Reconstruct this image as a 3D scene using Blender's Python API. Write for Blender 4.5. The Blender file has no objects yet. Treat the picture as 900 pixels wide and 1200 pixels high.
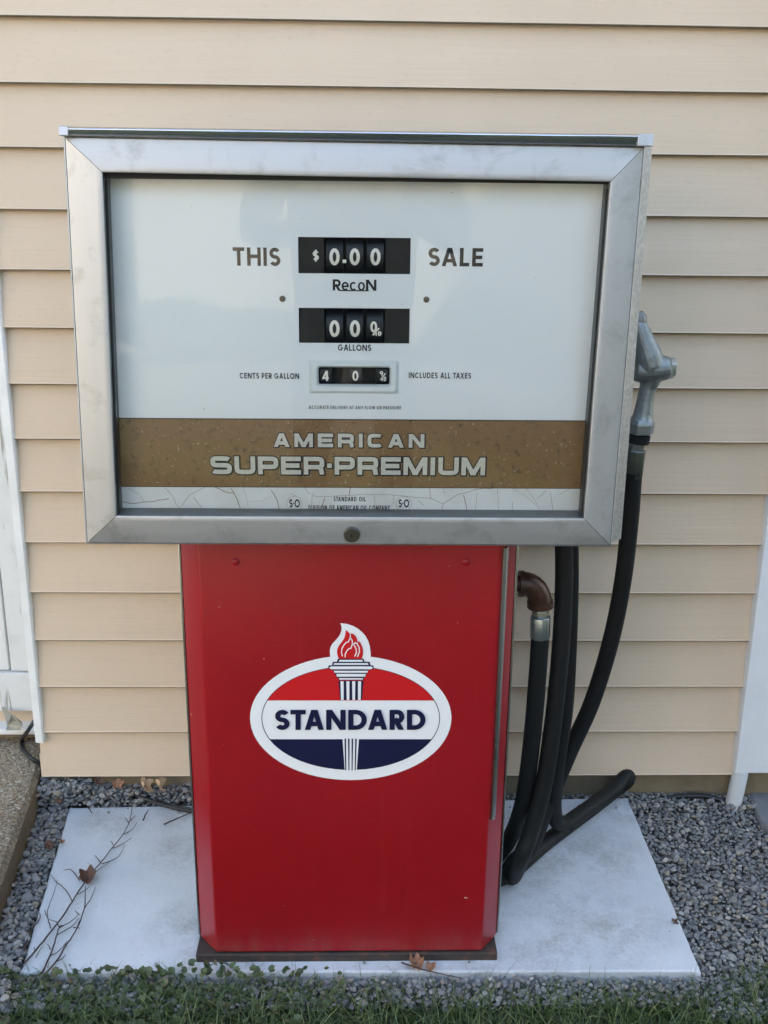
import bpy, math, random
import numpy as np
from mathutils import Vector, Matrix, Euler, noise
random.seed(7); rng = np.random.default_rng(7)
R = math.radians
scene = bpy.context.scene
COL = scene.collection

# ------------------------------------------------------------------ camera
CAM = Vector((0.0, -1.87394, 1.23255)); PITCH, YAW, ROLL, FPX = 0.3039, -0.02521, 0.01123, 1200.0
fw = Vector((-math.sin(YAW)*math.cos(PITCH), math.cos(YAW)*math.cos(PITCH), -math.sin(PITCH)))
rt = Vector((math.cos(YAW), math.sin(YAW), 0)); up = rt.cross(fw)
rt2 = rt*math.cos(ROLL) + up*math.sin(ROLL); up2 = -rt*math.sin(ROLL) + up*math.cos(ROLL)
cd = bpy.data.cameras.new('camera'); cam = bpy.data.objects.new('camera', cd); COL.objects.link(cam)
m = Matrix((rt2, up2, -fw)).transposed().to_4x4(); m.translation = CAM; cam.matrix_world = m
cd.sensor_fit = 'VERTICAL'; cd.sensor_height = 36; cd.sensor_width = 27; cd.lens = 36*FPX/1200; cd.clip_start = .05; cd.clip_end = 600
scene.camera = cam

# ------------------------------------------------------------------ light: open shade, the sun stands behind the house
SUN_EL, SUN_AZ = R(42), R(35)            # azimuth measured from +y (behind the wall) towards +x
w = bpy.data.worlds.new('World'); scene.world = w; w.use_nodes = True
nt = w.node_tree; bg = nt.nodes['Background']
sky = nt.nodes.new('ShaderNodeTexSky'); sky.sky_type = 'NISHITA'; sky.sun_disc = False
sky.sun_elevation = SUN_EL; sky.sun_rotation = SUN_AZ; sky.air_density = 1.0; sky.dust_density = 2.5; sky.ozone_density = 1.0
wb = nt.nodes.new('ShaderNodeMix'); wb.data_type = 'RGBA'; wb.blend_type = 'MULTIPLY'; wb.inputs[0].default_value = 1; wb.inputs[7].default_value = (1.08, 1.0, .87, 1)   # the camera's white balance
nt.links.new(sky.outputs[0], wb.inputs[6]); nt.links.new(wb.outputs[2], bg.inputs[0]); bg.inputs[1].default_value = 0.15
sd = bpy.data.lights.new('sun', 'SUN'); sd.energy = 3.6; sd.angle = R(.5); sd.color = (1, .94, .84)
sun = bpy.data.objects.new('sun', sd); COL.objects.link(sun)
sdir = Vector((math.sin(SUN_AZ)*math.cos(SUN_EL), math.cos(SUN_AZ)*math.cos(SUN_EL), math.sin(SUN_EL)))
sun.rotation_euler = sdir.to_track_quat('Z', 'Y').to_euler(); sun.location = (0, 8, 12)
vs = scene.view_settings; vs.view_transform = 'Standard'; vs.look = 'None'; vs.exposure = 2.8; vs.gamma = 1; vs.use_curve_mapping = False

# ------------------------------------------------------------------ helpers
def ray(px, py): return rt2*((px-450)/FPX) + up2*((600-py)/FPX) + fw
def AT(px, py, y): d = ray(px, py); return CAM + d*((y-CAM.y)/d.y)
def ATZ(px, py, z): d = ray(px, py); return CAM + d*((z-CAM.z)/d.z)
def ATX(px, py, x): d = ray(px, py); return CAM + d*((x-CAM.x)/d.x)

def tag(o, label=None, cat=None, group=None, kind=None):
    for k, v in (('label', label), ('category', cat), ('group', group), ('kind', kind)):
        if v: o[k] = v
    return o
def empty(name, loc=(0, 0, 0)):
    o = bpy.data.objects.new(name, None); o.location = loc; o.empty_display_size = .05; COL.objects.link(o); return o
def child(o, p):
    o.parent = p
    root = p; t = Vector(p.location)
    while root.parent: root = root.parent; t += Vector(root.location)
    o.location = Vector(o.location) - t
    return o

class MB:
    def __init__(s): s.v = []; s.f = []; s.m = []; s.mi = 0
    def poly(s, pts):
        b = len(s.v); s.v += [tuple(p) for p in pts]; s.f.append(tuple(range(b, b+len(pts)))); s.m.append(s.mi)
    def mesh(s, V, F):
        b = len(s.v); s.v += [tuple(p) for p in V]; s.f += [tuple(i+b for i in f) for f in F]; s.m += [s.mi]*len(F)
    def box(s, a, b):
        (x0, y0, z0), (x1, y1, z1) = a, b
        V = [(x0,y0,z0),(x1,y0,z0),(x1,y1,z0),(x0,y1,z0),(x0,y0,z1),(x1,y0,z1),(x1,y1,z1),(x0,y1,z1)]
        s.mesh(V, [(0,3,2,1),(4,5,6,7),(0,1,5,4),(1,2,6,5),(2,3,7,6),(3,0,4,7)])
    def prism(s, pts2, axis, a, b):       # polygon in the plane across axis, extruded a..b
        def mk(p, c):
            return (c, p[0], p[1]) if axis == 0 else (p[0], c, p[1]) if axis == 1 else (p[0], p[1], c)
        n = len(pts2); V = [mk(p, a) for p in pts2] + [mk(p, b) for p in pts2]
        F = [tuple(range(n))[::-1], tuple(range(n, 2*n))] + [(i, (i+1) % n, (i+1) % n+n, i+n) for i in range(n)]
        s.mesh(V, F)
    def tube(s, P, r, n=12, caps=True, squash=None):
        P = [Vector(p) for p in P]; rr = r if isinstance(r, (list, tuple)) else [r]*len(P)
        T = []
        for i in range(len(P)):
            a = P[max(i-1, 0)]; b = P[min(i+1, len(P)-1)]; T.append((b-a).normalized())
        ref = Vector((0, 1, 0)) if abs(T[0].y) < .9 else Vector((1, 0, 0))
        u = T[0].cross(ref).normalized(); V = []; F = []
        for i, p in enumerate(P):
            u = (u - T[i]*u.dot(T[i])).normalized(); v = T[i].cross(u)
            for k in range(n):
                a = 2*math.pi*k/n; V.append(p + (u*math.cos(a) + v*math.sin(a))*rr[i])
        for i in range(len(P)-1):
            for k in range(n):
                F.append((i*n+k, i*n+(k+1) % n, (i+1)*n+(k+1) % n, (i+1)*n+k))
        if caps: F += [tuple(range(n))[::-1], tuple(range((len(P)-1)*n, len(P)*n))]
        s.mesh(V, F)
    def build(s, name, mats, parent=None, smooth=False, bevel=0, seg=2, angle=40, loc=None):
        me = bpy.data.meshes.new(name)
        o0 = Vector(loc) if loc is not None else Vector((0, 0, 0))
        me.from_pydata([Vector(v)-o0 for v in s.v] if loc is not None else s.v, [], s.f)
        if not isinstance(mats, (list, tuple)): mats = [mats]
        for mm in mats: me.materials.append(mm)
        if len(mats) > 1: me.polygons.foreach_set('material_index', s.m)
        if smooth: me.polygons.foreach_set('use_smooth', [True]*len(me.polygons)); me.set_sharp_from_angle(angle=R(angle))
        me.update(); me.validate()
        o = bpy.data.objects.new(name, me); o.location = o0; COL.objects.link(o)
        if bevel:
            b = o.modifiers.new('bevel', 'BEVEL'); b.width = bevel; b.segments = seg; b.limit_method = 'ANGLE'; b.angle_limit = R(30); b.harden_normals = False
            me.polygons.foreach_set('use_smooth', [True]*len(me.polygons))
            if not smooth: me.set_sharp_from_angle(angle=R(60))
        if parent: child(o, parent)
        return o

def spline(P, n=8):
    P = [Vector(p) for p in P]; Q = [P[0]*2-P[1]] + P + [P[-1]*2-P[-2]]; out = []
    for i in range(1, len(Q)-2):
        a, b, c, d = Q[i-1:i+3]
        for k in range(n):
            t = k/n; out.append(.5*((2*b) + (c-a)*t + (2*a-5*b+4*c-d)*t*t + (3*b-a-3*c+d)*t**3))
    out.append(P[-1]); return out

# ------------------------------------------------------------------ materials
class NT:
    def __init__(s, name):
        s.m = bpy.data.materials.new(name); s.m.use_nodes = True; s.t = s.m.node_tree; s.n = s.t.nodes; s.l = s.t.links
        s.b = s.n['Principled BSDF']; s.out = s.n['Material Output']; s.co = s.n.new('ShaderNodeTexCoord').outputs['Object']
    def mapv(s, sc=(1, 1, 1), co=None):
        m_ = s.n.new('ShaderNodeMapping'); s.l.new(co or s.co, m_.inputs[0]); m_.inputs['Scale'].default_value = sc; return m_.outputs[0]
    def noise(s, scale, detail=4, rough=.55, vec=None, dist=0):
        t = s.n.new('ShaderNodeTexNoise'); s.l.new(vec or s.co, t.inputs['Vector']); t.inputs['Scale'].default_value = scale
        t.inputs['Detail'].default_value = detail; t.inputs['Roughness'].default_value = rough; t.inputs['Distortion'].default_value = dist
        return t.outputs[0]
    def vor(s, scale, feature='F1', vec=None, out='Distance'):
        t = s.n.new('ShaderNodeTexVoronoi'); t.feature = feature; s.l.new(vec or s.co, t.inputs['Vector']); t.inputs['Scale'].default_value = scale
        return t.outputs[out]
    def ramp(s, fac, stops):
        r = s.n.new('ShaderNodeValToRGB'); s.l.new(fac, r.inputs[0]); e = r.color_ramp.elements
        while len(e) > 1: e.remove(e[-1])
        for i, (p, c) in enumerate(stops):
            c = (c, c, c) if isinstance(c, (int, float)) else c
            q = e[0] if i == 0 else e.new(p)
            q.position = p; q.color = (*c, 1)
        return r.outputs[0]
    def mix(s, fac, a, b, mode='MIX'):
        x = s.n.new('ShaderNodeMix'); x.data_type = 'RGBA'; x.blend_type = mode
        for sock, v in ((x.inputs[0], fac), (x.inputs[6], a), (x.inputs[7], b)):
            if isinstance(v, (int, float)): sock.default_value = v
            elif isinstance(v, tuple): sock.default_value = (*v, 1) if len(v) == 3 else v
            else: s.l.new(v, sock)
        return x.outputs[2]
    def math(s, op, a, b=0.0):
        x = s.n.new('ShaderNodeMath'); x.operation = op
        for sock, v in ((x.inputs[0], a), (x.inputs[1], b)):
            if isinstance(v, (int, float)): sock.default_value = v
            else: s.l.new(v, sock)
        return x.outputs[0]
    def bump(s, h, strength=.3, dist=.001, prev=None):
        b = s.n.new('ShaderNodeBump'); s.l.new(h, b.inputs['Height']); b.inputs['Strength'].default_value = strength; b.inputs['Distance'].default_value = dist
        if prev: s.l.new(prev, b.inputs['Normal'])
        s.l.new(b.outputs[0], s.b.inputs['Normal']); return b.outputs[0]
    def set(s, **k):
        names = dict(col='Base Color', rough='Roughness', metal='Metallic', spec='Specular IOR Level', coat='Coat Weight', coatr='Coat Roughness')
        for kk, v in k.items():
            sock = s.b.inputs[names[kk]]
            if isinstance(v, (int, float)): sock.default_value = v
            elif isinstance(v, tuple): sock.default_value = (*v, 1)
            else: s.l.new(v, sock)
        return s

def simple(name, col, rough=.5, metal=0, var=.12, scale=30, bump=0, bscale=200, bdist=.0005, **k):
    t = NT(name); n = t.noise(scale)
    c = t.mix(n, tuple(x*(1-var) for x in col), tuple(min(1, x*(1+var)) for x in col)); t.set(col=c, rough=rough, metal=metal, **k)
    if bump: t.bump(t.noise(bscale, 3), bump, bdist)
    return t.m

# siding: beige vinyl with an embossed wood grain
t = NT('vinyl_siding')
g = t.noise(1, 5, .6, t.mapv((5, 5, 150)), 0.6); g2 = t.noise(1, 2, .5, t.mapv((2.2, 2, 20)), 1.5)
big = t.noise(2.2, 3)
c = t.mix(t.ramp(big, [(.3, 0), (.7, 1)]), (.60, .479, .352), (.66, .528, .395))
c = t.mix(t.ramp(t.noise(60, 3, .6, t.mapv((1, 1, 3))), [(.60, 0), (.80, .30)]), c, (.40, .335, .26))
t.set(col=c, rough=.48, spec=.4)
t.bump(t.mix(.5, g, g2), .5, .0018); SIDING = t.m

t = NT('shaded_lip'); t.set(col=t.mix(t.noise(30, 4), (.22, .18, .13), (.09, .09, .055)), rough=.8); LIP = t.m  # shadow under each siding lap, put into the lip colour
# painted / weathered whites
t = NT('white_vinyl'); t.set(col=t.mix(t.ramp(t.noise(14, 4), [(.4, 0), (.8, 1)]), (.80, .81, .80), (.68, .69, .66)), rough=.35); t.bump(t.noise(1, 3, .5, t.mapv((260, 260, 8))), .12, .0004); WVINYL = t.m
t = NT('weathered_white_paint')
cr = t.ramp(t.noise(1, 5, .65, t.mapv((38, 38, 2.2)), 1.2), [(.36, 1), (.42, 0)])
c = t.mix(cr, (.70, .71, .70), (.36, .35, .32)); c = t.mix(t.ramp(t.noise(25, 5), [(.5, 0), (.85, .5)]), c, (.5, .5, .47))
t.set(col=c, rough=.6); t.bump(t.math('SUBTRACT', 1.0, cr), .6, .0015); OLDPAINT = t.m
t = NT('ribbed_white_board'); t.set(col=t.mix(t.noise(20, 3), (.78, .81, .84), (.70, .73, .76)), rough=.5); t.bump(t.noise(1, 2, .5, t.mapv((220, 220, 3))), .4, .001); RIBBED = t.m

# concrete
def concrete(name, a, b, speck=None, rough=.85, bs=.5, ss=260):
    t = NT(name); n = t.noise(9, 6, .65); c = t.mix(t.ramp(n, [(.3, 0), (.7, 1)]), a, b)
    if speck:
        v = t.vor(ss, out='Color'); sep = t.n.new('ShaderNodeSeparateColor'); t.l.new(v, sep.inputs[0])
        c = t.mix(.75, c, t.ramp(sep.outputs[0], speck)); 
        t.bump(t.math('SUBTRACT', 1.0, t.vor(ss)), bs, .0025)
    else:
        t.bump(t.noise(120, 6, .7), bs, .002)
    t.set(col=c, rough=rough); return t.m
FOUND = concrete('foundation_concrete', (.17, .135, .085), (.27, .22, .145), bs=.9)
t = NT('exposed_aggregate')
v = t.vor(210, out='Color'); sep = t.n.new('ShaderNodeSeparateColor'); t.l.new(v, sep.inputs[0])
c = t.ramp(sep.outputs[0], [(0, (.17, .125, .08)), (.35, (.28, .22, .145)), (.6, (.36, .30, .22)), (.8, (.13, .10, .07)), (1, (.52, .48, .40))])
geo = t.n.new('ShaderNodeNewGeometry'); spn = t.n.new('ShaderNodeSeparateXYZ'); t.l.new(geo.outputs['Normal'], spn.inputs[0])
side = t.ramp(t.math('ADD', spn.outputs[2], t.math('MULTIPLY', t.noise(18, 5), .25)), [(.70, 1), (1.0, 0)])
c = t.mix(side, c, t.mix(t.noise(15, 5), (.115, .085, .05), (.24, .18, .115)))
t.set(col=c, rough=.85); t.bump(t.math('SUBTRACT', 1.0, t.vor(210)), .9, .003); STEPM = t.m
GREYCON = concrete('grey_walk_concrete', (.16, .17, .18), (.24, .25, .26), bs=.7)
DRIVE = concrete('driveway_asphalt', (.045, .045, .045), (.07, .07, .068), bs=.3)

# slab: old white paint on concrete, stained near the pump and hose
t = NT('white_painted_slab')
base = t.mix(t.ramp(t.noise(7, 6, .62), [(.32, 0), (.68, 1)]), (.56, .60, .64), (.66, .69, .72))
gr = t.ramp(t.noise(22, 8, .72, dist=.6), [(.50, 0), (.72, .55)])
def blob(x, y, r, hard=.0):
    vm = t.n.new('ShaderNodeVectorMath'); vm.operation = 'DISTANCE'; t.l.new(t.co, vm.inputs[0]); vm.inputs[1].default_value = (x, y, 0)
    return t.math('MINIMUM', 1.0, t.math('MAXIMUM', 0.0, t.math('SUBTRACT', 1.0, t.math('DIVIDE', vm.outputs['Value'], r))))
# object origin of the slab is the world origin, so these are plan positions of stains
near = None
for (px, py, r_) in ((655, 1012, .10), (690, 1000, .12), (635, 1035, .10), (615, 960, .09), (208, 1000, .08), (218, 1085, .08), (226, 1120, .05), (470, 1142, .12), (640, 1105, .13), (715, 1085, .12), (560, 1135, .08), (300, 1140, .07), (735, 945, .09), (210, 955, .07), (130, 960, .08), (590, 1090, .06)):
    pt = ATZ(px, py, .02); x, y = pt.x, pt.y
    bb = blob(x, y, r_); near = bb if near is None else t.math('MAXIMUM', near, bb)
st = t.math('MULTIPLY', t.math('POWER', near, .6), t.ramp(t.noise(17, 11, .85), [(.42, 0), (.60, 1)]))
fine = t.ramp(t.noise(150, 5, .8), [(.45, 0), (.72, 1)])
c = t.mix(t.math('MULTIPLY', fine, .22), base, (.42, .42, .41)); c = t.mix(t.math('MULTIPLY', gr, .35), c, (.47, .48, .48))
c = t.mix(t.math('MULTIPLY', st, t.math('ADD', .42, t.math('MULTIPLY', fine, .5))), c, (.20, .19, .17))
pit = t.ramp(t.noise(330, 3, .6), [(.66, 0), (.72, .55)]); c = t.mix(pit, c, (.30, .29, .27))
vz = t.ramp(t.noise(95, 5, .7), [(.655, 0), (.70, .8)]); c = t.mix(t.math('MULTIPLY', vz, t.ramp(t.noise(11, 3), [(.5, 0), (.64, 1)])), c, (.28, .27, .25))
crk = t.ramp(t.vor(3.1, 'DISTANCE_TO_EDGE', t.mapv((1, 1.6, 1), t.mix(.03, t.co, t.noise(9, 3), 'ADD'))), [(0, 1), (.004, 0)])
c = t.mix(t.math('MULTIPLY', crk, .0), c, (.3, .31, .32))
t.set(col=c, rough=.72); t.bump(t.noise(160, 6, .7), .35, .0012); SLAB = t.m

# metals
def metal(name, col, rough, sx=(1, 1, 1), stain=(.3, .3, .28), amt=.35, bs=.05, nz=60, met=1.0, ss=7):
    t = NT(name); n = t.noise(1, 5, .6, t.mapv(sx)); s_ = t.ramp(t.noise(ss, 8, .7, dist=.4), [(.52, 0), (.78, amt)])
    c = t.mix(n, tuple(x*.86 for x in col), col); c = t.mix(s_, c, stain)
    t.set(col=c, metal=met, rough=t.math('ADD', rough-.06, t.math('MULTIPLY', n, .12))); t.bump(t.noise(nz, 4), bs, .001); return t.m
ALU_H = metal('weathered_aluminium', (.54, .55, .57), .50, (5, 30, 120), amt=.75, bs=.16, met=.85, stain=(.25, .25, .24), ss=19)
ALU_V = metal('weathered_aluminium_upright', (.56, .57, .59), .50, (120, 30, 5), amt=.7, bs=.16, met=.85, stain=(.27, .27, .26), ss=19)
CHROME = metal('bright_chrome', (.60, .64, .72), .14, (3, 3, 30), amt=.12, bs=.03, nz=9)
STEEL = metal('stainless_trim', (.50, .53, .51), .28, (40, 40, 4), amt=.4, bs=.04)
CAST = metal('cast_aluminium', (.30, .33, .34), .5, (30, 30, 30), stain=(.13, .14, .13), amt=.75, bs=.7, nz=210)
ZINC = metal('zinc_coupling', (.50, .55, .57), .36, (30, 30, 30), amt=.3, bs=.1, nz=120)
t = NT('hammered_aluminium'); v = t.vor(160); t.set(col=t.mix(v, (.34, .35, .37), (.50, .52, .54)), metal=.9, rough=.45); t.bump(v, .35, .0012); HAMMER = t.m
t = NT('rusty_iron'); n = t.noise(90, 6, .7); t.set(col=t.ramp(n, [(.3, (.028, .014, .011)), (.55, (.07, .030, .019)), (.75, (.13, .055, .03))]), rough=.36, metal=.25); t.bump(n, .4, .001); RUST = t.m
t = NT('rusty_plinth'); n = t.noise(35, 7, .7); t.set(col=t.ramp(n, [(.3, (.022, .022, .024)), (.55, (.05, .035, .028)), (.72, (.17, .07, .035))]), rough=.7); t.bump(n, .5, .002); PLINTH = t.m
# red porcelain paint
t = NT('red_enamel'); c = t.mix(t.ramp(t.noise(4, 4), [(.3, 0), (.7, 1)]), (.285, .0065, .012), (.33, .009, .015))
streak = t.ramp(t.noise(1, 4, .6, t.mapv((70, 70, 3))), [(.58, 0), (.74, .22)]); c = t.mix(streak, c, (.30, .03, .03))
sp = t.ramp(t.noise(230, 2), [(.725, 0), (.75, .8)]); c = t.mix(sp, c, (.14, .02, .02))
fl2 = t.ramp(t.noise(95, 2), [(.775, 0), (.785, .9)]); c = t.mix(fl2, c, (.62, .42, .38))
mott = t.ramp(t.noise(55, 6, .75), [(.35, .22), (.65, 0)]); c = t.mix(mott, c, (.20, .008, .010))
sz = t.n.new('ShaderNodeSeparateXYZ'); t.l.new(t.co, sz.inputs[0])
low = t.ramp(sz.outputs[2], [(.0, 1), (.10, 0)]); low.node.color_ramp.interpolation = 'EASE'
chip = t.math('MULTIPLY', t.ramp(t.noise(42, 7, .75), [(.60, 0), (.64, 1)]), low); c = t.mix(chip, c, (.075, .035, .022))
dirt = t.math('MULTIPLY', t.ramp(t.noise(1, 5, .7, t.mapv((45, 45, 8))), [(.42, 0), (.7, .6)]), low); c = t.mix(dirt, c, (.22, .10, .075))
scr = t.ramp(t.noise(1, 3, .6, t.mapv((9, 9, 420)), .3), [(.735, 0), (.75, .5)]); c = t.mix(scr, c, (.48, .10, .10))
t.set(col=c, rough=.30, spec=.30); t.bump(t.noise(300, 2), .05, .0004, t.bump(t.noise(3.2, 2), .25, .006)); RED = t.m
# rubber
t = NT('black_rubber'); n = t.noise(60, 5, .7); dst = t.ramp(t.noise(9, 7, .7, t.mapv((1, 1, .5))), [(.50, 0), (.75, .5)])
t.set(col=t.mix(dst, t.mix(n, (.004, .005, .0055), (.010, .011, .012)), (.026, .028, .028)), rough=.62, spec=.3); t.bump(t.noise(400, 3), .25, .0006); RUBBER = t.m
t = NT('cable_sheath'); t.set(col=(.018, .019, .02), rough=.45); CABLE = t.m
# dial panel prints
t = NT('white_enamel_dial'); spk = t.ramp(t.noise(210, 2), [(.765, 0), (.785, 1)])
t.set(col=t.mix(spk, t.mix(t.noise(4, 2), (.82, .87, .90), (.85, .89, .915)), (.22, .15, .1)), rough=.38); WHITE_D = t.m
t = NT('gold_band_paint')
a = t.ramp(t.noise(120, 5, .75), [(.56, 0), (.66, 1)]); b = t.ramp(t.noise(230, 3, .7, t.mapv((1, 1, .7))), [(.655, 0), (.69, 1)])
c = t.mix(t.noise(500, 2), (.20, .112, .042), (.28, .162, .066)); c = t.mix(t.math('MULTIPLY', a, .7), c, (.07, .05, .025)); c = t.mix(b, c, (.46, .42, .32))
t.set(col=c, rough=.5, metal=.0); GOLD = t.m
t = NT('aged_white_band'); t.set(col=t.mix(t.ramp(t.noise(18, 5), [(.4, 0), (.75, 1)]), (.78, .81, .82), (.66, .67, .64)), rough=.45); WBAND = t.m
BLACKP = simple('black_print', (.006, .006, .007), .6)
CREAM = simple('cream_print', (.84, .82, .74), .5, var=.15, scale=300)
SILVERL = simple('grey_white_letter', (.62, .61, .55), .5, var=.22, scale=170)
BROWNC = simple('brown_crack', (.26, .175, .11), .7)
WELL = simple('black_counter_well', (.005, .005, .0045), .6)
WHEEL = simple('number_wheel_black', (.010, .011, .013), .45)
DWHITE = simple('decal_white', (.84, .85, .86), .35, var=.02)
DRED = simple('decal_red', (.58, .010, .014), .35, var=.04)
DNAVY = simple('decal_navy', (.006, .008, .045), .35, var=.05)
BEZEL = simple('white_bezel', (.78, .83, .85), .35, var=.03)
LEDGE = metal('grimy_ledge', (.22, .23, .23), .5, (8, 8, 60), stain=(.6, .6, .58), amt=.3)
BRONZE = metal('dark_bronze_coupling', (.13, .145, .13), .42, (30, 30, 30), amt=.5, bs=.2, nz=120)
LOCKM = metal('dark_lock_brass', (.15, .145, .13), .35, amt=.5)
DARK = simple('dark_gap', (.01, .01, .01), .8)
# glass pane: clear with the usual surface reflection
t = NT('clear_glass'); t.n.remove(t.b)
tr = t.n.new('ShaderNodeBsdfTransparent'); tr.inputs[0].default_value = (.995, 1, .998, 1); gl = t.n.new('ShaderNodeBsdfGlossy'); gl.inputs['Roughness'].default_value = .015
fr = t.n.new('ShaderNodeFresnel'); fr.inputs[0].default_value = 1.36; mx = t.n.new('ShaderNodeMixShader')
bp_ = t.n.new('ShaderNodeBump'); bp_.inputs['Strength'].default_value = .05; bp_.inputs['Distance'].default_value = .002
t.l.new(t.noise(14, 2), bp_.inputs['Height']); t.l.new(bp_.outputs[0], gl.inputs['Normal'])
t.l.new(fr.outputs[0], mx.inputs[0]); t.l.new(tr.outputs[0], mx.inputs[1]); t.l.new(gl.outputs[0], mx.inputs[2]); t.l.new(mx.outputs[0], t.out.inputs[0]); GLASS = t.m

def vcol(name, stops, rough=.7, attr='rnd', bump=.3, bsc=300, trans=0):
    t = NT(name); a = t.n.new('ShaderNodeAttribute'); a.attribute_name = attr
    c = t.ramp(a.outputs['Fac'], stops); c = t.mix(t.noise(bsc, 4), tuple([0]*3), c) if False else t.mix(t.math('MULTIPLY', t.noise(bsc, 4), .35), c, (.08, .08, .08))
    t.set(col=c, rough=rough)
    if bump: t.bump(t.noise(bsc, 4), bump, .001)
    return t.m
PEBBLE = vcol('grey_pebbles', [(0, (.15, .155, .16)), (.25, (.21, .215, .22)), (.55, (.28, .28, .28)), (.75, (.35, .345, .33)), (.88, (.31, .255, .19)), (1, (.50, .49, .46))], .8)
GRASS = vcol('grass_blades', [(0, (.025, .055, .010)), (.4, (.06, .11, .02)), (.75, (.12, .18, .04)), (.9, (.22, .25, .09)), (1, (.38, .33, .18))], .55, bump=0)
CLOVER = vcol('clover_leaves', [(0, (.022, .045, .010)), (.5, (.048, .085, .018)), (.85, (.08, .12, .03)), (1, (.14, .08, .045))], .5, bump=0)
t = NT('dark_soil'); t.set(col=t.mix(t.noise(30, 6, .7), (.09, .085, .078), (.17, .165, .155)), rough=.95); t.bump(t.noise(80, 6), .8, .006); SOIL = t.m
t = NT('lawn'); t.set(col=t.mix(t.noise(3, 6, .7), (.042, .048, .028), (.072, .074, .046)), rough=.9); LAWN = t.m
def leafmat(name, a, b):
    t = NT(name); t.set(col=t.mix(t.noise(70, 5, .7), a, b), rough=.6); t.bump(t.noise(120, 4), .5, .001); return t.m
LEAF_T = leafmat('tan_dry_leaf', (.42, .27, .15), (.60, .43, .27)); LEAF_B = leafmat('brown_dry_leaf', (.075, .035, .024), (.16, .075, .045)); LEAF_R = leafmat('reddish_dry_leaf', (.22, .10, .05), (.36, .19, .11))
TWIGM = simple('twig_bark', (.055, .036, .035), .7, var=.3, scale=200)

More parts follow.
